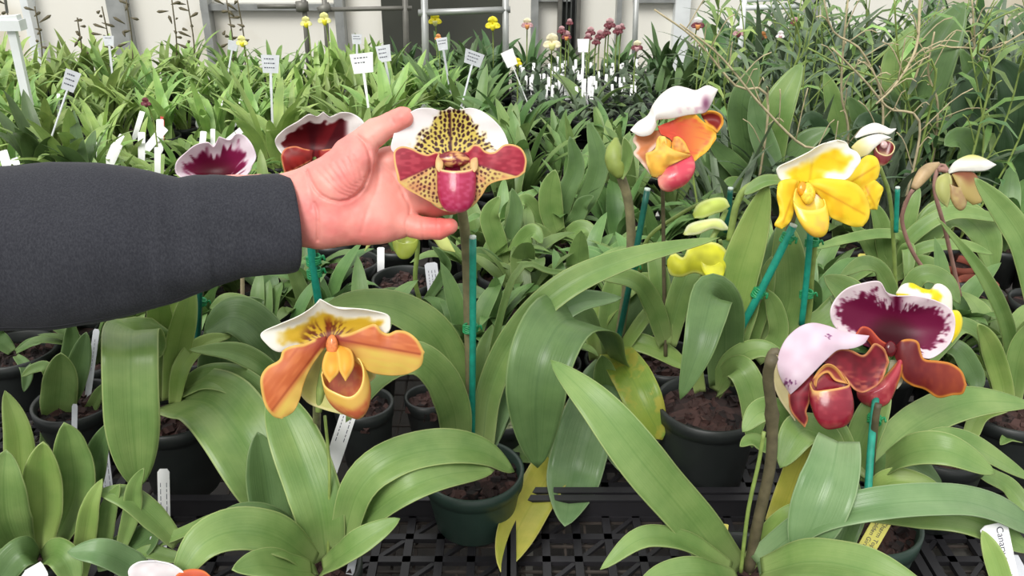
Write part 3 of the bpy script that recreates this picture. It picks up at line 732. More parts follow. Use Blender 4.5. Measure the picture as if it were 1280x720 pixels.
def c1p(cx, cy, ex, ey, sg):
    def f(x, y, s, t, e):
        ax, ay = ex - cx, ey - cy; L = math.hypot(ax, ay)
        side = ((x - cx) * ay - (y - cy) * ax) / L * sg         # > 0 above the midline
        n = vn(x / 6, y / 3)
        mar = mixc(np.broadcast_to(C3(160, 30, 54), x.shape + (3,)), C3(206, 78, 92), sstep(.35, .85, n) * .55)
        yl = np.broadcast_to(C3(228, 200, 122), x.shape + (3,))
        yl = mixc(yl, C3(212, 110, 92), .45 * sstep(.4, .9, vn(x / 9 + 4, y / 9)))
        yl = mixc(yl, C3(96, 34, 40), spots(x, y, cx, cy, 5.4, .3) * (1 - sstep(.55, .85, t)))
        c = mixc(yl, mar, sstep(-2.0, 1.0, side))
        c = mixc(c, C3(128, 30, 50), np.exp(-(side / .9) ** 2) * .7)
        return mixc(c, C3(234, 188, 116), 1 - sstep(1.2, 3.2, e))
    return f
petal('petal', F1, d1, [(556, 196, 0), (546, 190, 4), (535, 193, 8), (524, 190, 9), (514, 185, 10), (502, 183, 9), (493, 189, 8), (493, 203, 8), (497, 220, 9)],
      [(556, 204, 2), (556, 232, 0), (553, 259, -2), (539, 253, 0), (524, 245, 3), (508, 236, 6), (499, 228, 8), (497, 220, 9)], c1p(544, 206, 499, 226, -1), nu=90, nv=80, bulge=3, z0=2)
petal('petal', F1, d1, [(574, 196, 0), (586, 187, 4), (592, 181, 7), (600, 182, 9), (607, 189, 8), (618, 190, 8), (630, 181, 9), (643, 181, 9), (653, 187, 8), (658, 200, 7), (656, 215, 8)],
      [(574, 204, 2), (580, 232, 0), (586, 259, -2), (600, 247, 1), (609, 233, 4), (620, 227, 6), (636, 224, 8), (648, 221, 8), (656, 215, 8)], c1p(592, 204, 655, 222, 1), nu=90, nv=80, bulge=3, z0=2)
petal('synsepal', F1, d1, [(558, 215, -6), (545, 240, -7), (538, 252, -7), (552, 262, -4), (568, 266, 0)], [(574, 215, -6), (596, 240, -7), (600, 247, -7), (588, 260, -4), (568, 266, 0)], solid_col((206, 196, 110), (222, 205, 140)), nu=20, nv=24)
def c1l(x, y, th, v, z):
    n = vn(x / 3.5, y / 3.5)
    c = mixc(np.broadcast_to(C3(172, 30, 74), x.shape + (3,)), C3(206, 92, 128), sstep(.4, .95, n) * .55)
    c = mixc(c, C3(228, 150, 150), sstep(.78, 1.0, v) * .7)
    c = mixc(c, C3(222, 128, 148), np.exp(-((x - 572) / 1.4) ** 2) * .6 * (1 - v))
    c = mixc(c, C3(236, 198, 136), 1 - sstep(.02, .075, v))
    return c
pouch('pouch', F1, d1, [(547, 207, 8), (553, 212, 17), (570, 214, 22), (587, 212, 17), (594, 206, 8), (590, 202, 0), (571, 200, -4), (551, 202, 0)], (571, 264, 8), c1l, p=6, n=56, nv=40, zb=4)
def c1s(x, y):
    c = np.broadcast_to(C3(216, 160, 100), x.shape + (3,))
    return mixc(c, C3(122, 24, 40), sstep(.3, .5, vn(x / 2.4 + 9, y / 2.4)))
stam(F1, d1, (567, 199), 21, 9, 6, c1s)
for sx in (-1, 1):
    petal('pouch_lobe', F1, d1, [(571 + sx * 23, 192, 6), (571 + sx * 26, 200, 12), (571 + sx * 26, 210, 14), (571 + sx * 22, 215, 16)], [(571 + sx * 18, 198, 6), (571 + sx * 17, 204, 12), (571 + sx * 18, 211, 14), (571 + sx * 22, 215, 16)], solid_col((232, 194, 136)), nu=8, nv=20, bulge=2)

# ---- 2: orange and yellow flower at lower left
d2 = .725
F2 = ovary(A, d2, [(398, 515, -26), (402, 480, -24), (408, 450, -16), (412, 430, -6)], 12, label='orange and yellow slipper flower with white edge')
def c2d(x, y, s, t, e):
    n = vn(x / 6, y / 6)
    wht = 1 - sstep(7, 14, e + (n - .5) * 5)
    wht = np.maximum(wht, 1 - sstep(18, 34, x - 326 + (n - .5) * 8)); 
    c = mixc(np.broadcast_to(C3(222, 184, 52), x.shape + (3,)), C3(248, 246, 236), wht)
    r = np.hypot((x - 410) / 1.3, y - 424); th = np.arctan2(y - 430, x - 411)
    st = sstep(.42, .62, vn(th * 14 + 40, r / 7)) * (1 - sstep(18, 31, r))
    c = mixc(c, C3(104, 44, 26), st * .85)
    return mixc(c, C3(120, 34, 22), np.exp(-((x - 411) / 4) ** 2) * (1 - sstep(18, 34, r)) * .85)
petal('dorsal_sepal', F2, d2, [(402, 428, -6), (372, 436, -6), (348, 440, 2), (333, 430, 6), (326, 417, 10), (348, 406, 12), (372, 396, 14), (390, 385, 16), (400, 374, 18)],
      [(426, 428, -6), (456, 424, -6), (484, 416, 2), (488, 404, 8), (485, 394, 12), (468, 389, 14), (448, 386, 15), (424, 386, 16), (400, 374, 18)], c2d,
      Mid=[(412, 428, -8), (411, 412, -12), (406, 395, -2), (400, 374, 18)], skip=0.2, nu=70, nv=60, ruf=2, k=3)
def c2p(cx, cy, ex, ey, sg):
    def f(x, y, s, t, e):
        ax, ay = ex - cx, ey - cy; L = math.hypot(ax, ay)
        side = ((x - cx) * ay - (y - cy) * ax) / L * sg
        n = vn(side / 3 + 40, t * 9)
        org = mixc(np.broadcast_to(C3(200, 104, 56), x.shape + (3,)), C3(222, 134, 78), sstep(.2, .9, n) * .6)
        yl = mixc(np.broadcast_to(C3(222, 196, 92), x.shape + (3,)), C3(226, 170, 92), n * .5)
        c = mixc(yl, org, sstep(-9, 2, side))
        c = mixc(c, C3(150, 60, 30), np.exp(-(side / 1.2) ** 2) * .7)
        c = mixc(c, C3(136, 40, 30), (1 - sstep(.0, .35, t)) * .75)
        return mixc(c, C3(226, 186, 96), 1 - sstep(1.5, 5, e))
    return f
petal('petal', F2, d2, [(408, 420, 0), (394, 424, 3), (380, 430, 6), (366, 432, 8), (354, 438, 8), (349, 450, 9), (334, 459, 12), (326, 472, 12), (327, 490, 12), (332, 508, 10), (342, 520, 8), (352, 523, 8)],
      [(410, 430, 0), (398, 445, 2), (386, 464, 3), (379, 482, 4), (375, 498, 6), (367, 514, 8), (352, 523, 8)], c2p(406, 425, 344, 508, -1), nu=50, nv=70, bulge=6, z0=2, ruf=1)
petal('petal', F2, d2, [(414, 420, 0), (436, 417, 4), (455, 409, 7), (469, 405, 9), (477, 414, 8), (486, 417, 8), (496, 413, 9), (509, 415, 9), (521, 424, 8), (530, 440, 8)],
      [(416, 430, 0), (436, 444, 0), (452, 458, 0), (466, 466, 2), (484, 469, 4), (500, 469, 5), (513, 466, 6), (526, 457, 8), (530, 440, 8)], c2p(416, 423, 528, 443, 1), nu=50, nv=70, bulge=6, z0=2, ruf=1)
petal('synsepal', F2, d2, [(402, 436, -16), (385, 462, -22), (374, 486, -24), (384, 503, -22), (405, 512, -20), (428, 518, -18)], [(436, 440, -16), (458, 458, -22), (470, 470, -24), (452, 486, -24), (440, 505, -20), (428, 518, -18)], solid_col((196, 196, 112), (220, 214, 150), 3), nu=24, nv=30, bulge=-3)
def c2l(x, y, th, v, z):
    n = vn(x / 4, y / 4)
    c = mixc(np.broadcast_to(C3(196, 100, 66), x.shape + (3,)), C3(218, 150, 84), sstep(.35, .8, n) * .6)
    c = mixc(c, C3(222, 178, 84), 1 - sstep(.2, .42, v))
    return mixc(c, C3(246, 206, 110), 1 - sstep(.02, .08, v))
pouch('pouch', F2, d2, [(402, 468, 8), (406, 482, 18), (418, 490, 24), (437, 496, 26), (450, 485, 22), (454, 466, 14), (448, 448, 6), (430, 440, 2), (410, 448, 4)], (445, 512, -6), c2l, p=2.6, n=48, nv=26, belly=.12)
petal('pouch_lobe', F2, d2, [(414, 432, 2), (406, 444, 12), (403, 462, 20), (412, 478, 24)], [(420, 432, 2), (424, 448, 14), (424, 464, 22), (412, 478, 24)], solid_col((236, 172, 62), (244, 196, 96), 3), nu=14, nv=24, bulge=5)
petal('pouch_lobe', F2, d2, [(418, 430, 2), (422, 446, 14), (424, 462, 22), (432, 476, 24)], [(430, 432, 2), (440, 440, 10), (442, 458, 18), (432, 476, 24)], solid_col((234, 168, 58), (244, 196, 96), 3), nu=14, nv=24, bulge=5)
stam(F2, d2, (415, 432), 7, 12, 8, flat(222, 130, 72))

# ---- 3: white, orange and pink flower, upper right of the centre
P3 = plant(832, 452, 'potted orchid bearing the white hooded flower with ruffled orange petals', .05, .10)
d3 = .92; r_y[P3.name] = .95
for l in ([(832, 430, 0), (815, 380, 1), (790, 350, 3), (740, 345, 5)], 28), ([(835, 430, 0), (850, 370, 0), (870, 330, -1), (905, 320, -2)], 30), ([(830, 430, 0), (828, 380, -1), (822, 340, -2), (812, 300, -4)], 26):
    Lf(P3, 'leaf', l[0], l[1], .7, k=.6)
stalk(P3, [(826, 205, 1), (828, 235, 0), (829, 270, -1), (830, 350, -1), (832, 445, 0)], 5, 'stalk_dark')
F3 = ovary(P3, d3, [(826, 225, -14), (822, 205, -14), (818, 185, -10), (815, 170, -6)], 10, label='side view slipper flower, white hood over ruffled orange and yellow')
def c3d(x, y, s, t, e):
    n = vn(x / 5, y / 5)
    c = np.broadcast_to(C3(250, 246, 242), x.shape + (3,))
    c = mixc(c, C3(206, 150, 176), sstep(.45, .9, n) * sstep(838, 866, x) * sstep(122, 140, y) * .8)
    return mixc(c, C3(132, 68, 104), np.exp(-(((x - 882) / 5) ** 2 + ((y - 129) / 9) ** 2)) * .9)
petal('dorsal_sepal', F3, d3, [(788, 163, 0), (797, 153, 2), (810, 144, 4), (817, 130, 4), (829, 116, 2), (844, 108, 0), (858, 110, -2), (870, 113, -4), (884, 107, -4), (897, 112, -4)],
      [(788, 163, 4), (800, 170, 10), (813, 168, 14), (820, 158, 14), (821, 150, 14), (840, 148, 14), (858, 144, 12), (873, 142, 8), (884, 138, 2), (897, 112, -4)], c3d, bulge=12, nu=36, nv=60)
def c3p(x, y, s, t, e):
    n = vn(x / 5, y / 5); st = vn((x + y) / 14, (y - x * .25) / 2.0)
    c = mixc(np.broadcast_to(C3(238, 150, 72), x.shape + (3,)), C3(212, 72, 56), (1 - sstep(.15, .75, t)) * .9)
    c = mixc(c, C3(232, 96, 70), sstep(.5, .8, st) * .55)
    return mixc(c, C3(246, 190, 66), (1 - sstep(2.5, 7, e + (n - .5) * 4)) * sstep(.2, .45, t))
petal('petal', F3, d3, [(822, 158, 4), (842, 150, 6), (857, 143, 6), (869, 143, 6), (877, 150, 6), (886, 157, 4), (894, 163, 3), (895, 173, 3)],
      [(826, 168, 8), (838, 174, 10), (846, 186, 10), (858, 197, 8), (866, 203, 6), (875, 196, 4), (885, 188, 4), (895, 173, 3)], c3p, bulge=-5, nu=40, nv=50, ruf=2.2, k=4)
petal('petal', F3, d3, [(795, 167, -8), (791, 176, -8), (796, 184, -6), (792, 192, -4), (800, 202, -2), (813, 218, 0)], [(828, 162, 2), (830, 172, 4), (822, 182, 4), (814, 190, 4), (812, 202, 2), (813, 218, 0)],
      solid_col((204, 128, 78), (236, 208, 190), 4), nu=24, nv=30, ruf=2, k=4)
petal('curled_petal_edge', F3, d3, [(876, 143, -4), (884, 139, 0), (893, 139, 2), (902, 144, 2), (904, 154, 0), (897, 165, -2)], [(880, 150, -8), (884, 156, -4), (890, 160, 4), (893, 163, 4), (896, 166, 2), (897, 165, -2)],
      solid_col((136, 38, 34), (240, 176, 70), 2.6), nu=18, nv=26, bulge=-7)
def c3l(x, y, th, v, z):
    return mixc(np.broadcast_to(C3(214, 72, 92), x.shape + (3,)), C3(238, 160, 140), np.clip((1 - sstep(824, 842, x)) * .9 + .35 * sstep(.5, .9, vn(x / 4, y / 4)), 0, 1))
pouch('pouch', F3, d3, [(824, 214, 4), (834, 208, 10), (848, 203, 12), (862, 196, 8), (862, 192, 0), (848, 192, -4), (832, 198, -4), (824, 206, -2)], (847, 235, 2), c3l, p=3.4, belly=.16, zb=6)
petal('pouch_lobe', F3, d3, [(838, 176, 8), (826, 170, 12), (821, 175, 14), (819, 186, 14), (812, 190, 13), (807, 193, 12), (809, 206, 10), (815, 220, 8), (820, 221, 8)],
      [(840, 178, 8), (838, 186, 12), (842, 192, 13), (863, 194, 11), (850, 201, 13), (835, 208, 13), (832, 214, 12), (828, 218, 10), (820, 221, 8)], solid_col((246, 190, 76), (250, 206, 100), 3, .12, 5), nu=30, nv=44, bulge=9, ruf=3, k=3)
petal('pouch_lobe', F3, d3, [(842, 172, 10), (848, 171, 13), (856, 178, 13), (862, 191, 12)], [(840, 180, 10), (841, 188, 13), (850, 192, 13), (862, 191, 12)], solid_col((238, 168, 92), (248, 200, 90), 2, .2, 3), nu=14, nv=20, bulge=4)
petal('pouch_lobe', F3, d3, [(824, 174, 14), (827, 171, 18), (832, 172, 18), (834, 186, 16)], [(825, 190, 16), (828, 181, 14), (831, 180, 14), (834, 186, 16)], solid_col((250, 208, 96), (252, 220, 120), 2), nu=10, nv=16, bulge=4)
petal('synsepal', F3, d3, [(812, 196, -14), (808, 210, -12), (820, 222, -8), (834, 230, -4)], [(838, 190, -14), (850, 205, -12), (846, 222, -8), (834, 230, -4)], solid_col((222, 180, 140)), nu=10, nv=14)

# ---- 4: bright yellow flower with white edge (front) and the one behind its right shoulder
d4 = .90
F4 = ovary(K, d4, [(985, 226, -20), (992, 228, -16), (1000, 229, -10), (1004, 229, -6)], 14, label='bright yellow slipper flower with white upper edge')
def c4d(x, y, s, t, e):
    n = vn(x / 7, y / 7)
    c = mixc(np.broadcast_to(C3(244, 214, 34), x.shape + (3,)), C3(246, 190, 24), .5 * sstep(.4, .9, n))
    c = mixc(c, C3(206, 160, 20), np.exp(-((x - (1012 + (226 - y) * .12)) / 1.8) ** 2) * .5)
    return mixc(c, C3(252, 250, 240), (1 - sstep(5, 15, e + (n - .5) * 5)) * sstep(-.25, .15, t - .18 + .1 * np.abs(s)))
petal('dorsal_sepal', F4, d4, [(1002, 228, -4), (988, 225, 0), (977, 226, 4), (971, 215, 8), (974, 208, 8), (992, 200, 8), (1010, 191, 8), (1020, 184, 8), (1033, 178, 8), (1047, 175, 8)],
      [(1012, 228, -4), (1036, 226, -2), (1058, 224, 4), (1070, 210, 8), (1076, 200, 8), (1072, 191, 8), (1062, 185, 8), (1058, 178, 8), (1047, 175, 8)], c4d,
      Mid=[(1007, 228, -6), (1012, 212, -12), (1022, 195, -6), (1047, 175, 8)], skip=0.22, nu=50, nv=60, ruf=2.5, k=3)
def c4p(cx, cy, ex, ey):
    def f(x, y, s, t, e):
        L = math.hypot(ex - cx, ey - cy); side = ((x - cx) * (ey - cy) - (y - cy) * (ex - cx)) / L
        c = mixc(np.broadcast_to(C3(244, 212, 40), x.shape + (3,)), C3(242, 178, 24), sstep(.3, .8, vn(x / 10, y / 10)) * .6)
        c = mixc(c, C3(204, 140, 20), np.exp(-(side / 1.2) ** 2) * .65 * (1 - sstep(.8, .9, t)))
        return mixc(c, C3(250, 226, 76), (1 - sstep(2, 8, e)) * .6)
    return f
petal('petal', F4, d4, [(1000, 226, 0), (986, 224, 4), (974, 228, 6), (971, 244, 8), (974, 260, 8), (974, 270, 8), (968, 281, 8), (977, 286, 8)], [(998, 232, 0), (996, 244, 2), (993, 258, 4), (990, 272, 6), (985, 280, 8), (977, 286, 8)], c4p(996, 228, 978, 280), nu=30, nv=44, bulge=5, ruf=1.5)
petal('petal', F4, d4, [(1010, 226, 2), (1026, 223, 6), (1044, 224, 8), (1060, 226, 9), (1074, 233, 8), (1083, 246, 7), (1087, 261, 6), (1085, 274, 6), (1078, 283, 6)],
      [(1010, 234, 4), (1022, 242, 4), (1032, 256, 4), (1037, 270, 4), (1050, 277, 5), (1066, 283, 6), (1078, 283, 6)], c4p(1012, 230, 1070, 262), nu=40, nv=50, bulge=8, ruf=1.2)
def c4l(x, y, th, v, z):
    c = mixc(np.broadcast_to(C3(246, 208, 62), x.shape + (3,)), C3(240, 176, 78), sstep(.4, .8, vn(x / 7, y / 7)) * .6)
    return mixc(c, C3(250, 226, 96), 1 - sstep(.03, .12, v))
pouch('pouch', F4, d4, [(994, 236, 4), (992, 252, 10), (1004, 262, 16), (1022, 262, 16), (1031, 256, 10), (1026, 242, 2), (1012, 232, -4), (1002, 232, -2)], (1022, 293, 6), c4l, p=2.3, belly=.06, zb=4)
stam(F4, d4, (1003, 236), 6, 8, 8, flat(234, 160, 30))
stam(F4, d4, (1010, 242), 9, 12, 6, flat(248, 214, 70), name='pouch_lobe')
d4b = .95
F4b = ovary(K, d4b, [(1050, 262, -10), (1062, 240, -8), (1070, 228, -6), (1074, 222, -4)], 8, label='second yellow flower, behind the bright yellow one')
petal('petal', F4b, d4b, [(1056, 226, 0), (1068, 212, 2), (1076, 200, 4), (1086, 194, 6), (1096, 198, 6), (1100, 210, 4)], [(1074, 244, 2), (1080, 236, 6), (1090, 228, 6), (1097, 222, 6), (1100, 210, 4)], c4p(1060, 230, 1098, 206), nu=24, nv=30, bulge=5)
petal('petal', F4b, d4b, [(1080, 228, 4), (1092, 225, 6), (1099, 230, 6), (1104, 236, 6), (1100, 248, 6), (1096, 262, 4)], [(1076, 234, 4), (1080, 248, 8), (1085, 260, 6), (1096, 262, 4)], c4p(1080, 230, 1094, 258), nu=24, nv=30, bulge=4, ruf=1.5)

# ---- 5: small white flower with a maroon pouch behind
P5 = plant(1122, 400, 'potted orchid bearing the small white flower with maroon pouch', .05, .10)
r_y[P5.name] = 1.02
for l in ([(1122, 385, 0), (1100, 340, 1), (1080, 330, 3), (1050, 345, 5)], 24), ([(1122, 385, 0), (1150, 345, 0), (1180, 350, 1), (1200, 380, 3)], 24):
    Lf(P5, 'leaf', l[0], l[1], .7, k=.6)
d5 = 1.0
stalk(P5, [(1092, 190, -1), (1104, 220, 0), (1114, 260, 0), (1121, 385, 0)], 5, 'stalk_green')
F5 = ovary(P5, d5, [(1092, 205, -8), (1090, 195, -6), (1092, 185, -4), (1096, 178, 0)], 8, label='small white slipper flower with maroon pouch')
wht = solid_col((250, 248, 240), (252, 250, 246), 3)
petal('dorsal_sepal', F5, d5, [(1068, 172, 0), (1078, 160, 4), (1092, 154, 6), (1104, 157, 6), (1112, 161, 4), (1120, 161, 2)], [(1070, 173, 4), (1085, 168, 8), (1100, 166, 8), (1110, 168, 6), (1116, 165, 4), (1120, 161, 2)], wht, nu=16, nv=26, bulge=3)
def c5(x, y, s, t, e): return mixc(wht(x, y, s, t, e), C3(230, 216, 130), (1 - sstep(.1, .6, t)) * .8)
petal('petal', F5, d5, [(1064, 184, 2), (1074, 175, 6), (1090, 169, 8), (1102, 168, 8), (1113, 172, 6)], [(1072, 197, 4), (1084, 194, 8), (1094, 184, 10), (1104, 176, 8), (1113, 172, 6)], c5, nu=16, nv=26, bulge=4)
def c5l(x, y, th, v, z): return mixc(np.broadcast_to(C3(126, 40, 44), x.shape + (3,)), C3(226, 206, 150), np.maximum(sstep(.45, .9, v), 1 - sstep(.03, .1, v)))
pouch('pouch', F5, d5, [(1094, 182, 6), (1098, 190, 12), (1108, 194, 14), (1116, 190, 10), (1118, 182, 4), (1112, 176, 0), (1102, 176, 0)], (1101, 204, 4), c5l, p=2.4)
stam(F5, d5, (1105, 181), 4, 4, 8, flat(214, 178, 176))

# ---- 6: greenish flower with a white hood at the right
P6 = plant(1205, 375, 'potted orchid bearing the closed looking flower with white hood at right', .05, .10)
r_y[P6.name] = 1.05; d6 = 1.02
stalk(P6, [(1186, 216, -1), (1176, 205, -2), (1168, 235, -1), (1182, 290, 0), (1200, 370, 0)], 5, 'stalk_pink')
F6 = ovary(P6, d6, [(1172, 213, -8), (1178, 212, -6), (1184, 214, -4), (1188, 218, 0)], 8, 'stalk_pink', label='half closed brown and olive flower under a white hood')
petal('dorsal_sepal', F6, d6, [(1185, 214, 0), (1194, 202, 4), (1211, 194, 6), (1226, 196, 6), (1245, 206, 4)], [(1186, 217, 4), (1198, 214, 8), (1214, 214, 10), (1232, 213, 8), (1245, 206, 4)],
      lambda x, y, s, t, e: mixc(wht(x, y, s, t, e), C3(214, 212, 120), np.clip(1 - (y - 194) / 9, 0, 1) * sstep(.1, .3, t)), nu=18, nv=30, bulge=5)
petal('sepal', F6, d6, [(1184, 216, 0), (1172, 222, 2), (1169, 236, 4), (1174, 250, 4), (1184, 259, 4)], [(1187, 217, 4), (1190, 228, 8), (1188, 246, 8), (1184, 259, 4)], solid_col((178, 180, 110), (206, 206, 140), 2), nu=14, nv=22, bulge=4)
petal('petal', F6, d6, [(1192, 216, 4), (1212, 214, 6), (1222, 222, 6), (1225, 240, 6), (1227, 252, 6), (1216, 256, 6)], [(1190, 218, 4), (1197, 232, 10), (1204, 246, 10), (1216, 256, 6)],
      lambda x, y, s, t, e: mixc(np.broadcast_to(C3(190, 168, 104), x.shape + (3,)), C3(136, 76, 56), (1 - sstep(.3, .6, t)) * sstep(-.6, .3, -s) * .9), nu=16, nv=24, bulge=4)
def c6l(x, y, th, v, z): return mixc(np.broadcast_to(C3(164, 130, 92), x.shape + (3,)), C3(190, 168, 110), vn(x / 4, y / 4))
pouch('pouch', F6, d6, [(1184, 222, 2), (1188, 230, 10), (1198, 234, 12), (1206, 230, 8), (1204, 220, 2), (1194, 217, -2)], (1200, 261, 4), c6l, p=3, belly=.1)
# bud beside it
P6b = P6
Pb = spline([W(1142, 236, d6), W(1150, 224, d6), W(1160, 212, d6), W(1174, 204, d6)], 14)
mb = MB(); mb.tube(Pb, [4 * d6 / FPX, 7 * d6 / FPX, 8.5 * d6 / FPX, 7 * d6 / FPX, 2 * d6 / FPX], 12); mb.build('flower_bud', M['bud_pink'], P6b)
stalk(P6, [(1142, 236, -1), (1134, 250, -1), (1128, 280, -1), (1150, 330, 0), (1195, 372, 0)], 5, 'stalk_pink')

# ---- 7: yellow-green flower facing away
P7 = plant(908, 400, 'potted orchid bearing the lemon yellow flower that faces away', .05, .10)
r_y[P7.name] = 1.0; d7 = .99
stalk(P7, [(900, 300, -1), (905, 330, -1), (908, 395, 0)], 5, 'stalk_green')
F7 = ovary(P7, d7, [(908, 262, -8), (900, 280, -6), (890, 298, -4), (880, 312, 0)], 8, label='lemon yellow flower drooping and facing away')
lem = solid_col((222, 222, 62), (232, 234, 130), 3, .1, 7)
lemw = solid_col((224, 232, 150), (240, 244, 200), 3)
petal('sepal', F7, d7, [(866, 268, 0), (872, 256, 4), (890, 248, 6), (906, 248, 6), (912, 258, 4)], [(868, 273, 4), (880, 272, 8), (894, 267, 8), (904, 264, 6), (912, 258, 4)], solid_col((206, 222, 110), (222, 234, 150), 3), nu=14, nv=22, bulge=5)
petal('sepal', F7, d7, [(854, 293, 0), (861, 281, 4), (880, 275, 6), (900, 274, 6), (912, 287, 4)], [(856, 294, 4), (872, 293, 8), (890, 286, 8), (902, 288, 6), (912, 287, 4)], lemw, nu=14, nv=22, bulge=5)
petal('petal', F7, d7, [(834, 326, 0), (842, 316, 4), (854, 322, 8), (862, 308, 10), (878, 303, 10), (896, 304, 10), (908, 314, 8), (913, 330, 6)], [(834, 330, 2), (838, 343, 6), (852, 346, 8), (868, 341, 8), (884, 346, 8), (900, 346, 8), (913, 330, 6)], lem, nu=26, nv=36, bulge=8)
pouch('pouch', F7, d7, [(872, 312, 8), (876, 326, 16), (888, 332, 18), (900, 326, 14), (900, 312, 8), (886, 306, 4)], (895, 348, 12), lambda x, y, th, v, z: lem(x, y, 0, 0, np.full(x.shape, 9.)), p=2.4, belly=.1)
petal('petal_tip', F7, d7, [(878, 344, 8), (884, 352, 8), (892, 358, 8)], [(896, 344, 8), (895, 352, 8), (892, 358, 8)], solid_col((238, 232, 92)), nu=8, nv=10, bulge=3)

# ---- 8: maroon and white pair at the right
d8 = .86
F8 = ovary(H, d8, [(1096, 512, -16), (1100, 480, -14), (1108, 450, -8), (1114, 432, -4)], 12, label='open maroon slipper flower with broad white edge')
def c8d(x, y, s, t, e):
    bx, by = 1114, 428
    r = np.hypot(x - bx, y - by); th = np.arctan2(y - by, x - bx)
    st = vn(th * 16 + 60, r / 9) * .5 + vn(th * 34 + 20, r / 5) * .5
    lim = 12 + 2 * np.sin(th * 3)
    inner = sstep(-4, 3, e - lim + (st - .5) * 22)
    inner = np.maximum(inner, np.exp(-((x - 1121) / 6) ** 2) * (y > 370))
    c = np.broadcast_to(C3(246, 230, 236), x.shape + (3,))
    mar = mixc(np.broadcast_to(C3(118, 18, 64), x.shape + (3,)), C3(66, 6, 22), 1 - sstep(14, 44, r))
    return mixc(c, mar, inner)
petal('dorsal_sepal', F8, d8, [(1104, 440, -6), (1072, 428, -4), (1046, 411, 2), (1038, 393, 6), (1043, 376, 8), (1058, 361, 10), (1078, 354, 10), (1099, 352, 10), (1108, 365, 6), (1122, 370, 4)],
      [(1122, 442, -6), (1148, 446, -4), (1163, 448, 2), (1178, 439, 6), (1190, 424, 8), (1194, 402, 9), (1188, 386, 8), (1170, 376, 8), (1146, 370, 6), (1122, 370, 4)], c8d,
      Mid=[(1113, 440, -8), (1116, 415, -26), (1118, 392, -22), (1122, 370, 4)], skip=0.2, nu=110, nv=90, ruf=1.5)
def c8p(x, y, s, t, e):
    n = vn(x / 4, y / 7)
    c = mixc(np.broadcast_to(C3(108, 28, 34), x.shape + (3,)), C3(164, 74, 44), sstep(.25, .85, t) * .8 + (n - .5) * .3)
    return mixc(c, C3(212, 138, 56), 1 - sstep(1.4, 4.2, e))
petal('petal', F8, d8, [(1120, 432, 2), (1128, 425, 6), (1140, 424, 8), (1148, 428, 9), (1151, 440, 9), (1156, 449, 9), (1172, 451, 9), (1188, 454, 8), (1202, 464, 7), (1208, 481, 6)],
      [(1118, 444, 2), (1124, 458, 4), (1128, 473, 4), (1140, 482, 5), (1156, 487, 5), (1172, 497, 6), (1190, 494, 6), (1203, 492, 6), (1208, 481, 6)], c8p, nu=40, nv=60, bulge=6, ruf=1.2)
petal('petal', F8, d8, [(1110, 430, 6), (1100, 424, 8), (1088, 411, 6), (1078, 408, 6), (1072, 414, 4), (1062, 430, 2)], [(1106, 440, 4), (1094, 440, 2), (1088, 430, 0), (1082, 424, 0), (1074, 426, 2), (1062, 430, 2)], solid_col((150, 46, 40), (206, 92, 60), 2), nu=16, nv=26, bulge=3)
def c8l(x, y, s, t, e):
    c = mixc(np.broadcast_to(C3(182, 62, 74), x.shape + (3,)), C3(214, 112, 108), sstep(.4, .9, vn(x / 5, y / 5)) * .6)
    return mixc(c, C3(214, 132, 70), (1 - sstep(1, 3.5, e)) * (1 - sstep(.35, .6, t)))
petal('pouch', F8, d8, [(1126, 447, 4), (1108, 468, 6), (1092, 482, 6), (1072, 488, 4), (1076, 502, 4), (1094, 511, 6)], [(1128, 450, 6), (1127, 466, 10), (1118, 490, 12), (1110, 504, 12), (1094, 511, 6)], c8l, nu=26, nv=30, bulge=14, mat='pouch')
stam(F8, d8, (1113, 436), 8, 9, 4, flat(96, 22, 30))
petal('synsepal', F8, d8, [(1112, 450, -10), (1104, 470, -12), (1112, 486, -10), (1122, 486, -8)], [(1126, 450, -10), (1130, 465, -12), (1128, 478, -10), (1122, 486, -8)], solid_col((206, 200, 170)), nu=8, nv=10)
d8b = .80
F8b = ovary(G, d8b, [(962, 470, -16), (964, 448, -14), (970, 440, -10), (980, 448, -6)], 16, 'stalk_dark', label='side view maroon flower under a pale pink hood')
def c8h(x, y, s, t, e):
    n = vn(x / 2.2, y / 2.2); m2 = vn(x / 12 + 3, y / 12)
    c = mixc(np.broadcast_to(C3(242, 224, 236), x.shape + (3,)), C3(206, 170, 190), m2 * .5)
    g = np.exp(-(((x - 984) / 15) ** 2 + ((y - 478) / 9) ** 2)) + np.exp(-(((x - 1036) / 6) ** 2 + ((y - 421) / 5) ** 2)) + .35 * np.exp(-(((x - 1012) / 16) ** 2 + ((y - 455) / 10) ** 2)) + .3 * np.exp(-(((x - 975) / 5) ** 2 + ((y - 440) / 30) ** 2))
    return mixc(c, C3(124, 56, 112), sstep(.75, .98, n * .62 + g * .62))
petal('dorsal_sepal', F8b, d8b, [(986, 490, 0), (976, 472, 4), (972, 452, 4), (980, 428, 2), (996, 411, 2), (1014, 404, 4), (1033, 407, 6), (1052, 414, 8), (1070, 418, 10), (1086, 420, 10)],
      [(988, 493, 4), (1002, 480, 16), (1017, 465, 20), (1032, 450, 22), (1046, 438, 22), (1060, 436, 20), (1070, 434, 18), (1080, 429, 14), (1086, 420, 10)], c8h, nu=70, nv=90, bulge=10)
petal('sepal', F8b, d8b, [(980, 434, -10), (966, 444, -8), (964, 468, -6), (974, 498, -4), (994, 526, -2)], [(984, 440, -6), (978, 456, -2), (982, 478, 0), (992, 502, 0), (994, 526, -2)], solid_col((188, 176, 130), (214, 200, 160), 2), nu=12, nv=24, bulge=2)
mred = solid_col((124, 30, 44), (206, 138, 92), 2.2, .16, 6)
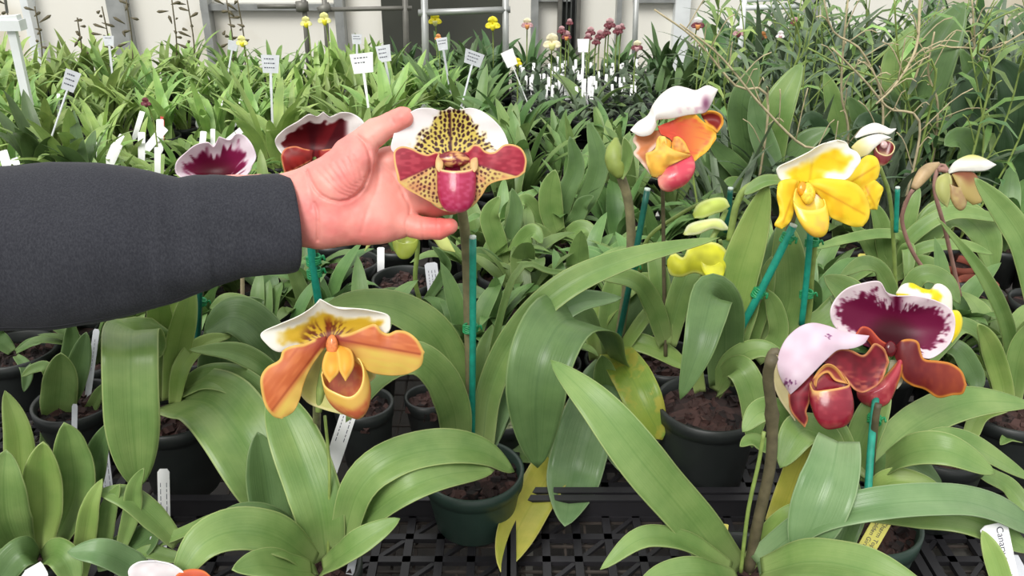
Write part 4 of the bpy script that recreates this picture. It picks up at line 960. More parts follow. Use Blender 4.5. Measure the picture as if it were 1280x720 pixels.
petal('petal', F8b, d8b, [(1028, 452, 4), (1046, 437, 8), (1062, 437, 8), (1078, 444, 6), (1086, 438, 6), (1094, 429, 6), (1106, 437, 6), (1111, 452, 6)], [(1036, 458, 8), (1050, 466, 10), (1060, 478, 10), (1068, 487, 10), (1078, 491, 8), (1090, 486, 6), (1102, 476, 6), (1111, 452, 6)],
      lambda x, y, s, t, e: mixc(mred(x, y, s, t, e), C3(196, 108, 84), sstep(.35, .8, vn(x / 8, y / 3)) * sstep(-.2, .6, s) * .7), nu=40, nv=46, bulge=-6, ruf=1.5)
petal('petal', F8b, d8b, [(1016, 466, 4), (1000, 480, 2), (986, 492, 0), (988, 512, 2), (996, 524, 4), (1006, 534, 6)], [(1018, 472, 6), (1014, 486, 8), (1012, 502, 8), (1008, 514, 8), (1010, 524, 8), (1006, 534, 6)], mred, nu=22, nv=36, bulge=5, ruf=1.6, k=3)
def c8bl(x, y, th, v, z):
    c = mixc(np.broadcast_to(C3(138, 26, 46), x.shape + (3,)), C3(176, 66, 74), sstep(.4, .9, vn(x / 6, y / 6)) * .5)
    c = mixc(c, C3(208, 160, 100), (1 - sstep(.08, .34, v + .14 * vn(x / 3, y / 3))) * np.clip(1.4 - (x - 1012) / 30, 0, 1))
    return mixc(c, C3(222, 168, 98), 1 - sstep(.02, .06, v))
pouch('pouch', F8b, d8b, [(1012, 478, 8), (1018, 488, 18), (1034, 487, 24), (1052, 484, 24), (1061, 480, 16), (1056, 470, 8), (1044, 462, 4), (1030, 462, 4)], (1044, 533, 14), c8bl, p=4.5, belly=.1, zb=4, n=56, nv=36)
petal('pouch_lobe', F8b, d8b, [(1014, 476, 12), (1024, 462, 16), (1034, 455, 18), (1046, 460, 18), (1060, 480, 18)], [(1020, 486, 18), (1022, 474, 18), (1034, 466, 14), (1044, 476, 14), (1060, 480, 18)], solid_col((146, 60, 56), (222, 164, 92), 3), nu=20, nv=30, bulge=-3)
d8c = .93
P8c = plant(1175, 560, 'potted orchid bearing the white and yellow flower seen from behind', .05, .10)
r_y[P8c.name] = .9
F8c = ovary(P8c, d8c, [(1165, 410, -6), (1162, 400, -6), (1160, 390, -4), (1158, 380, 0)], 8, label='white and yellow flower behind the maroon and white one')
stalk(P8c, [(1165, 405, -2), (1168, 450, 0), (1172, 545, 0)], 6, 'stalk_green')
yw = lambda x, y, s, t, e: mixc(np.broadcast_to(C3(236, 220, 30), x.shape + (3,)), C3(252, 250, 236), sstep(.35, .6, vn(x / 13 + 5, y / 7) + (x - 1150) / 130))
petal('dorsal_sepal', F8c, d8c, [(1120, 366, 0), (1128, 356, 2), (1140, 354, 4), (1152, 360, 4), (1163, 362, 4), (1170, 355, 6), (1180, 357, 6), (1189, 368, 4), (1190, 390, 2)], [(1122, 380, 0), (1140, 384, 4), (1160, 392, 6), (1178, 398, 4), (1190, 390, 2)], yw, nu=26, nv=34, bulge=8)
petal('petal', F8c, d8c, [(1180, 386, 0), (1190, 388, 2), (1198, 389, 4), (1203, 400, 4), (1200, 415, 2), (1190, 428, 0)], [(1180, 392, 0), (1182, 410, 2), (1190, 428, 0)], solid_col((240, 216, 40), (244, 232, 90), 2), nu=14, nv=20, bulge=4)

# ---- 9 and 10: white and maroon flowers behind the arm
P9 = plant(246, 440, 'potted orchid behind the sleeve bearing the fringed maroon and white flower', .05, .10)
r_y[P9.name] = .98; d9 = .98
stalk(P9, [(262, 240, 0), (255, 300, 0), (249, 380, 0), (246, 435, 0)], 9, 'stalk_dark')
F9 = ovary(P9, d9, [(262, 250, -14), (264, 240, -10), (267, 232, -6), (268, 226, -4)], 10, label='maroon flower with fringed white edge above the sleeve')
def c9d(x, y, s, t, e):
    bx, by = 270, 238
    r = np.hypot(x - bx, y - by); th = np.arctan2(y - by, x - bx)
    st = vn(th * 20 + 60, r / 14)
    inner = sstep(-3, 3, e - 10.5 + (st - .5) * 12)
    mar = mixc(np.broadcast_to(C3(138, 24, 76), x.shape + (3,)), C3(76, 10, 24), 1 - sstep(16, 50, r))
    return mixc(np.broadcast_to(C3(250, 236, 244), x.shape + (3,)), mar, inner)
petal('dorsal_sepal', F9, d9, [(260, 240, -8), (246, 236, -4), (232, 225, 4), (220, 216, 6), (221, 202, 8), (233, 190, 8), (245, 181, 8), (260, 178, 8), (267, 184, 4), (274, 171, 6)],
      [(280, 240, -8), (298, 228, -4), (312, 215, 4), (315, 207, 6), (320, 196, 8), (315, 181, 8), (306, 170, 8), (296, 167, 8), (288, 175, 5), (274, 171, 6)], c9d, Mid=[(270, 240, -8), (271, 215, -26), (272, 195, -18), (274, 171, 6)], skip=0.2, nu=80, nv=60, ruf=1.2)
petal('petal', F9, d9, [(258, 236, 0), (240, 238, 2), (225, 250, 2), (215, 270, 2)], [(258, 246, 0), (245, 256, 2), (230, 268, 2), (215, 270, 2)], mred, nu=12, nv=16)
petal('petal', F9, d9, [(282, 236, 0), (300, 238, 2), (318, 250, 2), (328, 270, 2)], [(282, 246, 0), (298, 256, 2), (312, 268, 2), (328, 270, 2)], mred, nu=12, nv=16)
P10 = plant(400, 465, 'potted orchid behind the hand bearing the dark maroon flower', .05, .10)
r_y[P10.name] = .96; d10 = .95
stalk(P10, [(392, 230, 0), (393, 300, 0), (396, 345, 0), (400, 455, 0)], 8, 'stalk_dark')
F10 = ovary(P10, d10, [(398, 235, -14), (396, 220, -10), (394, 205, -6), (393, 196, -4)], 10, label='dark maroon flower with curled white rim behind the hand')
def c10d(x, y, s, t, e):
    n = vn(x / 6, y / 6)
    inner = sstep(-1, 1.5, e - 8 + (n - .5) * 6) * (1 - sstep(24, 34, x - 404))
    mar = mixc(np.broadcast_to(C3(118, 24, 32), x.shape + (3,)), C3(84, 16, 26), sstep(.3, .7, vn(np.arctan2(y - 215, x - 392) * 5 + 40, y / 40)))
    return mixc(np.broadcast_to(C3(250, 244, 242), x.shape + (3,)), mar, inner)
petal('dorsal_sepal', F10, d10, [(384, 205, -8), (366, 200, -4), (352, 192, 4), (344, 176, 8), (354, 163, 10), (372, 152, 12), (386, 143, 12), (396, 146, 6), (404, 140, 8)],
      [(400, 205, -8), (430, 200, -4), (450, 190, 4), (458, 170, 6), (454, 152, 8), (440, 142, 10), (424, 141, 10), (414, 147, 4), (404, 140, 8)], c10d, Mid=[(392, 205, -8), (394, 186, -24), (398, 165, -16), (404, 140, 8)], skip=0.2, nu=70, nv=60, ruf=2.5, k=5)
petal('petal', F10, d10, [(392, 188, 2), (380, 186, 6), (370, 183, 8), (358, 185, 8), (352, 193, 8), (353, 204, 6), (356, 216, 4)], [(390, 200, 2), (378, 207, 4), (366, 213, 4), (356, 216, 4)], solid_col((156, 40, 36), (226, 140, 96), 1.6, .14, 6), nu=24, nv=34, bulge=4, ruf=1.2)
petal('petal', F10, d10, [(398, 188, 2), (420, 186, 6), (440, 190, 6), (446, 205, 4)], [(400, 200, 2), (418, 210, 4), (434, 214, 4), (446, 205, 4)], solid_col((156, 40, 36), (226, 140, 96), 1.6, .14, 6), nu=20, nv=20, bulge=4)

# ---- 11: green pouch seen below the hand
P11 = plant(528, 392, 'potted orchid with a drooping green pouch just below the hand', .045, .09)
r_y[P11.name] = 1.16
for l in ([(526, 385, 0), (500, 370, 1), (475, 372, 3), (450, 392, 5)], 20), ([(530, 385, 0), (560, 368, 1), (590, 365, 2), (615, 372, 3)], 22), ([(528, 385, 1), (545, 395, 4), (540, 402, 6), (520, 405, 8)], 18), ([(528, 385, 0), (556, 340, 0), (552, 320, 1), (540, 308, 2)], 14):
    Lf(P11, 'leaf_dark', l[0], l[1], .7, k=.8)
d11 = 1.12
stalk(P11, [(520, 290, 1), (522, 310, 0), (519, 350, 0), (526, 380, 0)], 6, 'stalk_green')
F11 = ovary(P11, d11, [(518, 275, -4), (516, 282, -2), (512, 288, 0), (508, 292, 0)], 8, label='pale green slipper flower mostly hidden by the hand')
grn = solid_col((172, 186, 78), (196, 206, 110), 2)
pouch('pouch', F11, d11, [(492, 294, 4), (498, 302, 12), (508, 304, 14), (518, 302, 10), (522, 294, 4), (508, 288, 0)], (505, 322, 4), lambda x, y, th, v, z: grn(x, y, 0, 0, np.full(x.shape, 9.)), p=2.6, belly=.05)
petal('petal', F11, d11, [(530, 282, 0), (545, 288, 2), (556, 292, 4), (569, 315, 4)], [(528, 292, 0), (542, 300, 2), (552, 312, 4), (569, 315, 4)], solid_col((206, 214, 130)), nu=10, nv=16, bulge=2)
petal('petal', F11, d11, [(490, 282, 0), (476, 288, 2), (464, 292, 2), (456, 314, 2)], [(490, 292, 0), (472, 300, 2), (464, 306, 4), (456, 314, 2)], solid_col((206, 214, 130)), nu=10, nv=16, bulge=2)

# ---- 12: flower at the bottom edge, only its top showing
d12 = .70
P12 = plant(200, 790, 'potted orchid at the bottom edge whose white flower top just shows', .045, .08)
stalk(P12, [(205, 770, 0), (202, 780, 0), (200, 790, 0)], 8, 'stalk_green')
F12 = ovary(P12, d12, [(205, 770, -8), (205, 750, -8), (203, 735, -6), (202, 728, -4)], 8, label='white flower with orange petal at the bottom edge')
petal('dorsal_sepal', F12, d12, [(190, 740, -4), (168, 730, 0), (160, 714, 4), (172, 703, 6), (195, 701, 6)], [(215, 740, -4), (232, 730, 0), (232, 718, 4), (216, 706, 6), (195, 701, 6)], solid_col((248, 240, 242), (252, 248, 250), 3), nu=20, nv=24, bulge=-5)
petal('petal', F12, d12, [(214, 728, 0), (224, 716, 3), (240, 711, 4), (256, 714, 4), (268, 726, 4)], [(214, 736, 0), (230, 738, 3), (250, 742, 4), (268, 726, 4)], solid_col((206, 84, 44), (226, 130, 70), 2), nu=14, nv=20, bulge=3)
# bud on the central plant
d_b = depth_at(200, r_y[E.name])
Pb = spline([W(776, 222, d_b), W(770, 205, d_b), W(768, 190, d_b), W(770, 172, d_b)], 14)
mb = MB(); mb.tube(Pb, [5 * d_b / FPX, 12 * d_b / FPX, 13 * d_b / FPX, 10 * d_b / FPX, 2 * d_b / FPX], 14); mb.build('flower_bud', M['bud'], E)
Lf(E, 'leaf', [(774, 222, 1), (782, 205, 1), (784, 190, 1), (780, 172, 1)], 14, .8, fold=.5, k=.2)

# ================================================================ stakes
stake([(591, 298, 1.6), (591, 420, 1.6), (590, 548, 1.6)], r_y[D.name], 9, 'teal green stake tied to the stalk of the held flower', [(588, 410, .8, 20)])
stake([(809, 238, 1.5), (790, 340, 1.5), (766, 458, 1.5)], r_y[E.name], 8, 'dark green stake leaning beside the green bud stalk', [(789, 333, .8, 16)], 'stake_dark')
stake([(991, 283, 1.5), (958, 350, 1.5), (921, 420, 1.5)], r_y[K.name], 10, 'leaning green stake under the bright yellow flower, left one of two', [(984, 297, 1.2, 15), (948, 366, 1.2, 15)])
stake([(1013, 290, 1), (1009, 340, 1), (1002, 406, 1)], r_y[K.name], 8, 'upright green stake under the bright yellow flower, right one of two', [(1015, 303, .6, 17), (1008, 368, .6, 17)])
stake([(1122, 236, 1), (1121, 260, 1), (1120, 290, 1)], r_y[P5.name], 6, 'short teal stake tip between the pink bud and the small white flower')
stake([(913, 237, 1), (911, 262, 1), (907, 290, 1)], r_y[P7.name], 7, 'dark green stake tip above the lemon yellow flower', (), 'stake_dark')
stake([(1095, 496, -3), (1090, 545, 1), (1084, 630, 6)], r_y[H.name], 9, 'teal stake below the open maroon and white flower', [(1093, 524, -1.2, 16)], top=False)
stake([(250, 355, 1.4), (248, 400, 1.4), (246, 434, 1.2)], r_y[P9.name], 7, 'dark green stake just under the edge of the sleeve', [(251, 378, .8, 14)], 'stake_dark')
stake([(388, 296, 1.2), (391, 330, 1.2), (399, 384, 1.2)], r_y[P10.name], 10, 'green stake below the wrist, tied to a dark stalk', [(392, 325, .8, 18), (393, 341, .8, 18)])
stake([(302, 320, 1), (303, 350, 1), (303, 374, 1)], 1.02, 5, 'thin beige stake end under the sleeve cuff', (), 'straw')
# ================================================================ the person's arm and hand
DH = 0.775
def skin_mat():
    m, nt, b = new_mat('skin')
    n1 = noise(nt, 22, 4); n2 = noise(nt, 340, 3)
    c = mixnode(nt, ramp(nt, n1, 0.38, 0.66, (0, 0, 0, 1), (1, 1, 1, 1)), rgb(230, 162, 148), rgb(216, 120, 116))
    a = nt.nodes.new('ShaderNodeVertexColor'); a.layer_name = 'Col'
    c = mixnode(nt, 1.0, c, a.outputs['Color'], 'MULTIPLY')
    nt.links.new(c, b.inputs['Base Color']); b.inputs['Roughness'].default_value = 0.48
    b.inputs['Subsurface Weight'].default_value = 0.12; b.inputs['Subsurface Radius'].default_value = (1, .35, .2); b.inputs['Subsurface Scale'].default_value = 0.006
    bump(nt, b, n2, 0.22, 0.0006); return m
M['skin'] = skin_mat()

def capsule(X, Y, Z, a, b, ra, rb, fz=1.0):
    """tapered capsule; fz < 1 flattens it in z"""
    ax, ay, az = a; bx, by, bz = b
    z = (Z) / fz; az /= fz; bz /= fz
    dx, dy, dz = bx - ax, by - ay, bz - az; L = dx * dx + dy * dy + dz * dz + 1e-9
    t = np.clip(((X - ax) * dx + (Y - ay) * dy + (z - az) * dz) / L, 0, 1)
    return (np.sqrt((X - ax - t * dx) ** 2 + (Y - ay - t * dy) ** 2 + (z - az - t * dz) ** 2) - (ra + (rb - ra) * t)) * (0.5 + 0.5 * fz)
def smin(a, b, k):
    h = np.clip(.5 + .5 * (b - a) / k, 0, 1); return b * (1 - h) + a * h - k * h * (1 - h)

def surface_nets(D, org, st):
    """D: samples on a grid; returns verts, quads of the zero surface"""
    nx, ny, nz = D.shape; S = D < 0
    c = [(0, 0, 0), (1, 0, 0), (0, 1, 0), (1, 1, 0), (0, 0, 1), (1, 0, 1), (0, 1, 1), (1, 1, 1)]
    sl = lambda A, o: A[o[0]:nx - 1 + o[0], o[1]:ny - 1 + o[1], o[2]:nz - 1 + o[2]]
    cnt = sum(sl(S, o).astype(int) for o in c); act = (cnt > 0) & (cnt < 8)
    acc = np.zeros(act.shape + (3,)); num = np.zeros(act.shape)
    for i in range(8):
        for j in range(i + 1, 8):
            if sum(abs(c[i][k] - c[j][k]) for k in range(3)) != 1: continue
            a, b = sl(D, c[i]), sl(D, c[j]); cr = (a < 0) != (b < 0)
            t = np.where(cr, a / np.where(cr, a - b, 1), 0)
            for k in range(3): acc[..., k] += np.where(cr, c[i][k] + t * (c[j][k] - c[i][k]), 0)
            num += cr
    idx = -np.ones(act.shape, int); idx[act] = np.arange(act.sum())
    g = np.argwhere(act); V = (g + acc[act] / num[act][:, None]) * st + np.array(org)
    Q = []
    for ax in range(3):
        lo = [slice(None)] * 3; hi = [slice(None)] * 3; lo[ax] = slice(0, -1); hi[ax] = slice(1, None)
        a, b = S[tuple(lo)], S[tuple(hi)]; e = np.argwhere(a != b); o1, o2 = [(1, 2), (2, 0), (0, 1)][ax]
        e = e[(e[:, o1] > 0) & (e[:, o2] > 0) & (e[:, o1] < D.shape[o1] - 1) & (e[:, o2] < D.shape[o2] - 1)]
        f = a[tuple(e.T)]
        def at(d1, d2):
            q = e.copy(); q[:, o1] -= d1; q[:, o2] -= d2; return idx[tuple(q.T)]
        q = np.stack([at(1, 1), at(0, 1), at(0, 0), at(1, 0)], 1)
        q[~f] = q[~f][:, ::-1]; Q.append(q)
    return V, np.concatenate(Q)

st = 1.5
org = (255, 112, -62); ext = (392, 212, 118)
gx = np.arange(org[0], org[0] + ext[0], st); gy = np.arange(org[1], org[1] + ext[1], st); gz = np.arange(org[2], org[2] + ext[2], st)
X, Y, Z = np.meshgrid(gx, gy, gz, indexing='ij')
D_ = capsule(X, Y, Z, (270, 261, -2), (382, 258, 0), 42, 42, .66)                        # forearm / wrist
palm = capsule(X, Y, Z, (405, 262, 0), (470, 262, -2), 40, 40, .5)
for a, b, ra, rb in (((402, 245, 0), (490, 205, -8), 32, 22), ((404, 255, 0), (506, 226, -10), 32, 21), ((404, 268, 0), (508, 252, -8), 32, 20), ((404, 272, 0), (496, 277, -2), 33, 21)):
    palm = smin(palm, capsule(X, Y, Z, a, b, ra, rb, .62), 12)
hyp = capsule(X, Y, Z, (418, 273, 8), (474, 278, 6), 27, 20, .75)
the = capsule(X, Y, Z, (412, 228, 8), (446, 196, 16), 33, 26, .85)
the = smin(the, capsule(X, Y, Z, (420, 240, 10), (440, 222, 14), 24, 22, .9), 12)
H_ = smin(D_, palm, 26); H_ = smin(H_, hyp, 14); H_ = smin(H_, the, 12)
thumb = smin(capsule(X, Y, Z, (438, 192, 14), (470, 165, 18), 22, 17.2, .9), capsule(X, Y, Z, (470, 165, 18), (503, 147, 27), 16.8, 14.2, .9), 4)
H_ = smin(H_, thumb, 6)
def finger(P, Rr):
    d = None
    for i in range(len(P) - 1):
        c = capsule(X, Y, Z, P[i], P[i + 1], Rr[i], Rr[i + 1])
        d = c if d is None else smin(d, c, 3.5)
    return d
fing = [finger([(486, 202, -10), (545, 190, -34), (575, 188, -40), (596, 190, -36)], [19, 16.5, 15, 12.5]),
        finger([(500, 226, -12), (550, 222, -38), (584, 220, -42), (604, 218, -38)], [19, 16.5, 15, 12.5]),
        finger([(504, 250, -8), (542, 256, -26), (564, 254, -32), (580, 248, -32)], [18, 15.5, 14, 12]),
        finger([(492, 276, -2), (528, 285, 2), (548, 286, 4), (562, 283, 6)], [17.5, 14.3, 13, 10.5])]
for f_ in fing: H_ = smin(H_, f_, 3.5)
# skin creases
def crease(P, w, dep, zmin=-8):
    global H_
    P = [tuple(v)[:2] for v in spline([Vector((x, y, 0)) for x, y in P], 14)] if len(P) > 2 else P
    d2 = polyline_dist(X[:, :, 0], Y[:, :, 0], P)
    g = np.exp(-(d2 / w) ** 2)[..., None] * (Z > zmin)
    H_ = H_ + dep * g
crease([(447, 170), (458, 182), (463, 200), (460, 220), (450, 240), (430, 252), (408, 248), (394, 236), (384, 214)], 2.1, 2.8)
crease([(452, 172), (468, 188), (474, 214), (470, 240), (460, 262), (452, 290)], 2.6, 1.0)
crease([(393, 254), (397, 268), (397, 300)], 2.0, 2.2)
crease([(384, 222), (389, 245), (390, 262)], 1.8, 1.0)
crease([(505, 244), (512, 258), (512, 268)], 2.0, 1.4); crease([(512, 268), (507, 280), (509, 296)], 1.8, 1.2)
crease([(478, 205), (490, 216), (500, 232), (506, 246)], 2.2, 1.0)
for k in range(7):
    crease([(394 + k * 8, 212 - k * 3), (408 + k * 7, 226 - k * 2), (422 + k * 5, 240 - k * 3), (438 + k * 3, 246 - k * 4)], 1.3, 1.0)
for k, (a, b) in enumerate((((466, 172), (474, 184)), ((486, 140), (492, 154)), ((528, 270), (529, 300)), ((546, 272), (547, 298)))): crease([a, b], 1.8, .7)
H_ = H_ + (vn(X[:, :, 0] / 9, Y[:, :, 0] / 9)[..., None] - .5) * 1.0
V, Q = surface_nets(H_, org, st)
pts = [W(x, y, DH - z * DH / FPX) for x, y, z in V]
pink = np.ones((len(V), 3))
def warm(cx, cy, r, amt):
    g = np.exp(-((V[:, 0] - cx) ** 2 + (V[:, 1] - cy) ** 2) / r ** 2) * amt
    pink[:, 1] *= 1 - g; pink[:, 2] *= 1 - g
warm(500, 150, 26, .12); warm(545, 285, 32, .18); warm(490, 262, 40, .10); warm(432, 226, 34, .06); warm(440, 296, 40, .06); warm(560, 258, 26, .12)
person = root('person', W(-300, 420, DH), 'left hand and forearm in a dark grey sleeve holding a flower', 'person')
mesh_obj('hand', pts, Q, M['skin'], person, cols=pink)

m, nt, b = new_mat('sleeve_fleece')
n1 = noise(nt, 700, 2, rough=.6, stretch=(1, 1, .5)); n2 = noise(nt, 14, 4)
c = mixnode(nt, ramp(nt, n1, .35, .75, (0, 0, 0, 1), (1, 1, 1, 1)), rgb(48, 49, 54), rgb(66, 67, 72))
c = mixnode(nt, math_node(nt, 'MULTIPLY', n2, .4), c, rgb(36, 36, 46))
nt.links.new(c, b.inputs['Base Color']); b.inputs['Roughness'].default_value = .95; b.inputs['Specular IOR Level'].default_value = .1
b.inputs['Sheen Weight'].default_value = .08
bump(nt, b, n1, .35, .0008)
M['sleeve'] = m
# cross sections along the arm: x, top y, bottom y, z
sec = [(-900, 430, 760, 130), (-470, 300, 560, 60), (-300, 250, 500, 30), (-150, 214, 446, 10), (-60, 207, 424, 4), (0, 208, 415, 2), (60, 203, 413, 0), (120, 203, 404, 0), (165, 209, 394, 0), (200, 216, 384, 0), (225, 222, 376, 0), (245, 218, 368, 0), (268, 218, 358, 0), (300, 220, 347, 0), (330, 217, 344, 0), (352, 216, 343, 0), (360, 218, 341, 0)]
S_ = np.array(sec, float); nseg = 150; na = 72
ts = np.linspace(0, 1, nseg); xs = np.interp(ts, np.linspace(0, 1, len(sec)), S_[:, 0])
V = []
for i, x in enumerate(xs):
    tp = np.interp(x, S_[:, 0], S_[:, 1]); bt = np.interp(x, S_[:, 0], S_[:, 2]); zz = np.interp(x, S_[:, 0], S_[:, 3])
    cy, ry = (tp + bt) / 2, (bt - tp) / 2
    for j in range(na):
        th = 2 * PI * j / na; cy_, sz_ = math.cos(th), math.sin(th)
        tilt = (cy_ + .15) * 6 * min(1, max(0, (x - 200) / 150)) + sz_ * 10 * max(0, (x - 250) / 110)  # the cuff's end is slanted
        wr = 5 * (float(vn(np.array(x / 34 + th * 1.1), np.array(th * 2.2 + 9))) - .5) + 8 * (float(vn(np.array(x / 75 + th * .8 + 3), np.array(th * 1.3))) - .5)
        if x > 190 and x < 262: wr += 2.6 * math.sin((x - 200) / 9 + th * 1.5)
        rr = 1 + (wr / ry) * (abs(sz_) * .8 + .2)
        V.append((x + tilt, cy + ry * rr * cy_, zz + ry * .74 * rr * sz_))
# hem line and the turned-in cuff end
end = V[-na:]
cyE = np.mean([v[1] for v in end]); 
for f_, dx in ((.985, 4), (.95, 5), (.91, 2), (.88, -14), (.87, -40)):
    V += [(x + dx, cyE + (y - cyE) * f_, z * f_) for x, y, z in end]
nt_ = nseg + 5
fs = [(i * na + j, i * na + (j + 1) % na, (i + 1) * na + (j + 1) % na, (i + 1) * na + j) for i in range(nt_ - 1) for j in range(na)]
fs.append(tuple(range(na)))
mesh_obj('jacket_sleeve', [W(x, y, DH - z * DH / FPX) for x, y, z in V], fs, M['sleeve'], person)
# stitched seam along the underside
mb = MB(); idx = [k for k in range(0, nseg - 6, 3)]
jj = 3
P = [W(*(lambda q: (q[0], q[1] - 1.0, DH - (q[2] + .6) * DH / FPX))(V[i * na + jj])) for i in idx]
mb.tube(P, .0011, 6); o = mb.build('sleeve_seam', plain('seam', rgb(44, 44, 50), .9), person)
# ================================================================ trays, pots and plants behind
def proto_plant(kind, seed):
    """leaves of one background plant as a mesh around the origin (crown at 0,0,0)"""
    rg = random.Random(seed); mb = MB()
    P = dict(slender=(15, .15, .021, .62), broad=(9, .135, .031, .75), rosette=(12, .10, .021, .9), grassy=(20, .20, .011, .7), upright=(9, .155, .029, .4), grand=(11, .27, .046, .6), seed=(6, .05, .016, .9))[kind]
    n, L, wd, sp = P
    for i in range(n):
        az = rg.random() * 6.283 if kind in ('slender', 'grassy') else (i % 2) * PI + rg.uniform(-.8, .8) + seed * .9
        l = L * rg.uniform(.65, 1.12); lean = sp * rg.uniform(.35, 1.25); droop = rg.uniform(.1, .9) * (1.25 if kind in ('rosette', 'broad') else 1)
        bx, by = (rg.uniform(-.02, .02), rg.uniform(-.02, .02)) if kind in ('slender', 'grassy') else (rg.uniform(-.006, .006), rg.uniform(-.006, .006))
        pts = []; x = y = 0.0; ang = PI / 2 - lean * .5; z = 0
        r_ = 0; k = 12
        for q in range(k + 1):
            pts.append(Vector((bx + r_ * math.cos(az) , by + r_ * math.sin(az), z)))
            r_ += math.cos(ang) * l / k; z += math.sin(ang) * l / k; ang -= (lean * .5 + droop) * 1.5 / k * (.4 + q / k)
        w_ = wd * rg.uniform(.75, 1.2)
        side = Vector((-math.sin(az), math.cos(az), 0))
        blade(mb, pts, w_, lambda p: Vector((-math.cos(az) * .8, -math.sin(az) * .8, .9)).normalized(), .5, 1.9, .3, .06, 4, seed=i + seed, tstart=.45)
    return mb
PROTO = {}
def proto(kind, seed, mat):
    key = (kind, seed, mat)
    if key not in PROTO:
        mb = proto_plant(kind, seed)
        me = bpy.data.meshes.new('leaves'); me.from_pydata(mb.v, [], mb.f)
        ul = me.uv_layers.new(name='UVMap'); li = np.zeros(len(me.loops), np.int32); me.loops.foreach_get('vertex_index', li)
        ul.data.foreach_set('uv', np.array(mb.uv)[li].ravel()); me.polygons.foreach_set('use_smooth', [True] * len(me.polygons))
        me.materials.append(M[mat]); PROTO[key] = me
    return PROTO[key]
def pot_mesh(rt, h, mats):
    mb = MB(); rb = rt * .76; n = 20
    mb.cur = 0; mb.lathe((0, 0, 0), [(.001, 0), (rb, 0), (rt * .95, h - .014), (rt, h - .012), (rt, h), (rt * .92, h), (rt * .9, h - .012)], n)
    mb.cur = 1; mb.lathe((0, 0, 0), [(rt * .9, h - .013), (rt * .4, h - .009), (.001, h - .008)], n)
    me = bpy.data.meshes.new('pot'); me.from_pydata(mb.v, [], mb.f)
    for m_ in mats: me.materials.append(m_)
    me.polygons.foreach_set('material_index', mb.m); me.polygons.foreach_set('use_smooth', [True] * len(mb.f)); return me
POTS = {'black': pot_mesh(.044, .075, [M['pot'], M['bark']]), 'green': pot_mesh(.05, .085, [M['pot_green'], M['bark']]), 'red': pot_mesh(.032, .06, [M['pot_red'], M['bark']]), 'small': pot_mesh(.026, .045, [M['pot'], M['bark']])}
POTH = {'black': .066, 'green': .076, 'red': .05, 'small': .037}
def bgplant(x, y, kind, mat, pot, scale, label, group, seed, name='orchid_plant', cat='orchid plant', zoff=0):
    r_ = root(name, (x, y, BZ + .001 + zoff), label, cat, group)
    r_.rotation_euler = (0, 0, rnd.random() * 6.28)
    o = bpy.data.objects.new('leaves', proto(kind, seed, mat)); COL.objects.link(o); o.parent = r_
    o.location = (0, 0, POTH[pot] - .004); o.scale = (scale,) * 3
    p = bpy.data.objects.new('pot', POTS[pot]); COL.objects.link(p); p.parent = r_
    return r_

# --- carrying trays under the front pots
def tray(x, y, label, w_=.425, d_=.43):
    mb = MB(); z = BZ + .004; n = 12
    for i in range(n + 1):
        t = i / n
        mb.box((x - w_ / 2 + w_ * t, y, z), (.009, d_, .006)); mb.box((x, y - d_ / 2 + d_ * t, z), (w_, .009, .006))
    for i in range(n):
        for j in range(n):
            if (i + j) % 2 == 0: mb.bar((x - w_ / 2 + w_ * i / n, y - d_ / 2 + d_ * j / n, z), (x - w_ / 2 + w_ * (i + 1) / n, y - d_ / 2 + d_ * (j + 1) / n, z), .005, .004)
    for sx in (-1, 1):
        mb.box((x + sx * w_ / 2, y, z + .012), (.004, d_, .024)); mb.box((x + sx * (w_ / 2 + .003), y, z + .025), (.010, d_ + .014, .003))
        mb.box((x, y + sx * d_ / 2, z + .012), (w_, .004, .024)); mb.box((x, y + sx * (d_ / 2 + .003), z + .025), (w_ + .014, .010, .003))
    o = mb.build('nursery_tray', M['tray'], origin=(x, y, BZ), smooth=False); tag(o, label, 'tray', None)
tray(.215, .60, 'black lattice tray at bottom centre under the hanging yellow leaf')
tray(.66, .60, 'black lattice tray at bottom right under the pot with the yellow tag')
tray(.22, 1.05, 'black lattice tray behind, under the large black pot')
tray(.66, 1.05, 'black lattice tray at right under the narrow-leaved orchid')
tray(-.222, .60, 'black lattice tray at bottom, left of centre')
tray(-.68, .95, 'black lattice tray at far left beneath the sleeve')

# --- loose pots in front
def loose_pot(px, py, rt, h, mat, label, filling='bark'):
    g = on_bench(px, py, h); r_ = root('plant_pot', g, label, 'plant pot'); add_pot(r_, rt, h, M[mat], g.x, g.y)
    if filling != 'bark':
        for c in r_.children:
            if c.name.startswith('growing_medium'): c.data.materials[0] = M[filling]
    return r_
loose_pot(455, 508, .036, .09, 'pot', 'small black pot of bark just right of the orange flower')
loose_pot(628, 518, .044, .06, 'pot', 'low black pot topped with mossy pebbles behind the teal stake', 'pebbles')
loose_pot(535, 500, .03, .06, 'pot', 'small black pot beside the wire mesh gap')
loose_pot(440, 330, .045, .09, 'pot', 'black pot below the wrist')
loose_pot(505, 352, .05, .09, 'pot', 'black pot under the pinched fingers')
for i, (px, py) in enumerate(((1068, 336), (1175, 352), (1222, 356), (1100, 322), (1196, 330), (1150, 372))):
    g = on_bench(px, py, .055); r_ = root('plant_pot', g, 'small terracotta coloured pot around the narrow-leaved orchid', 'plant pot', 'small terracotta pots')
    p = bpy.data.objects.new('pot', POTS['red']); COL.objects.link(p); p.parent = r_

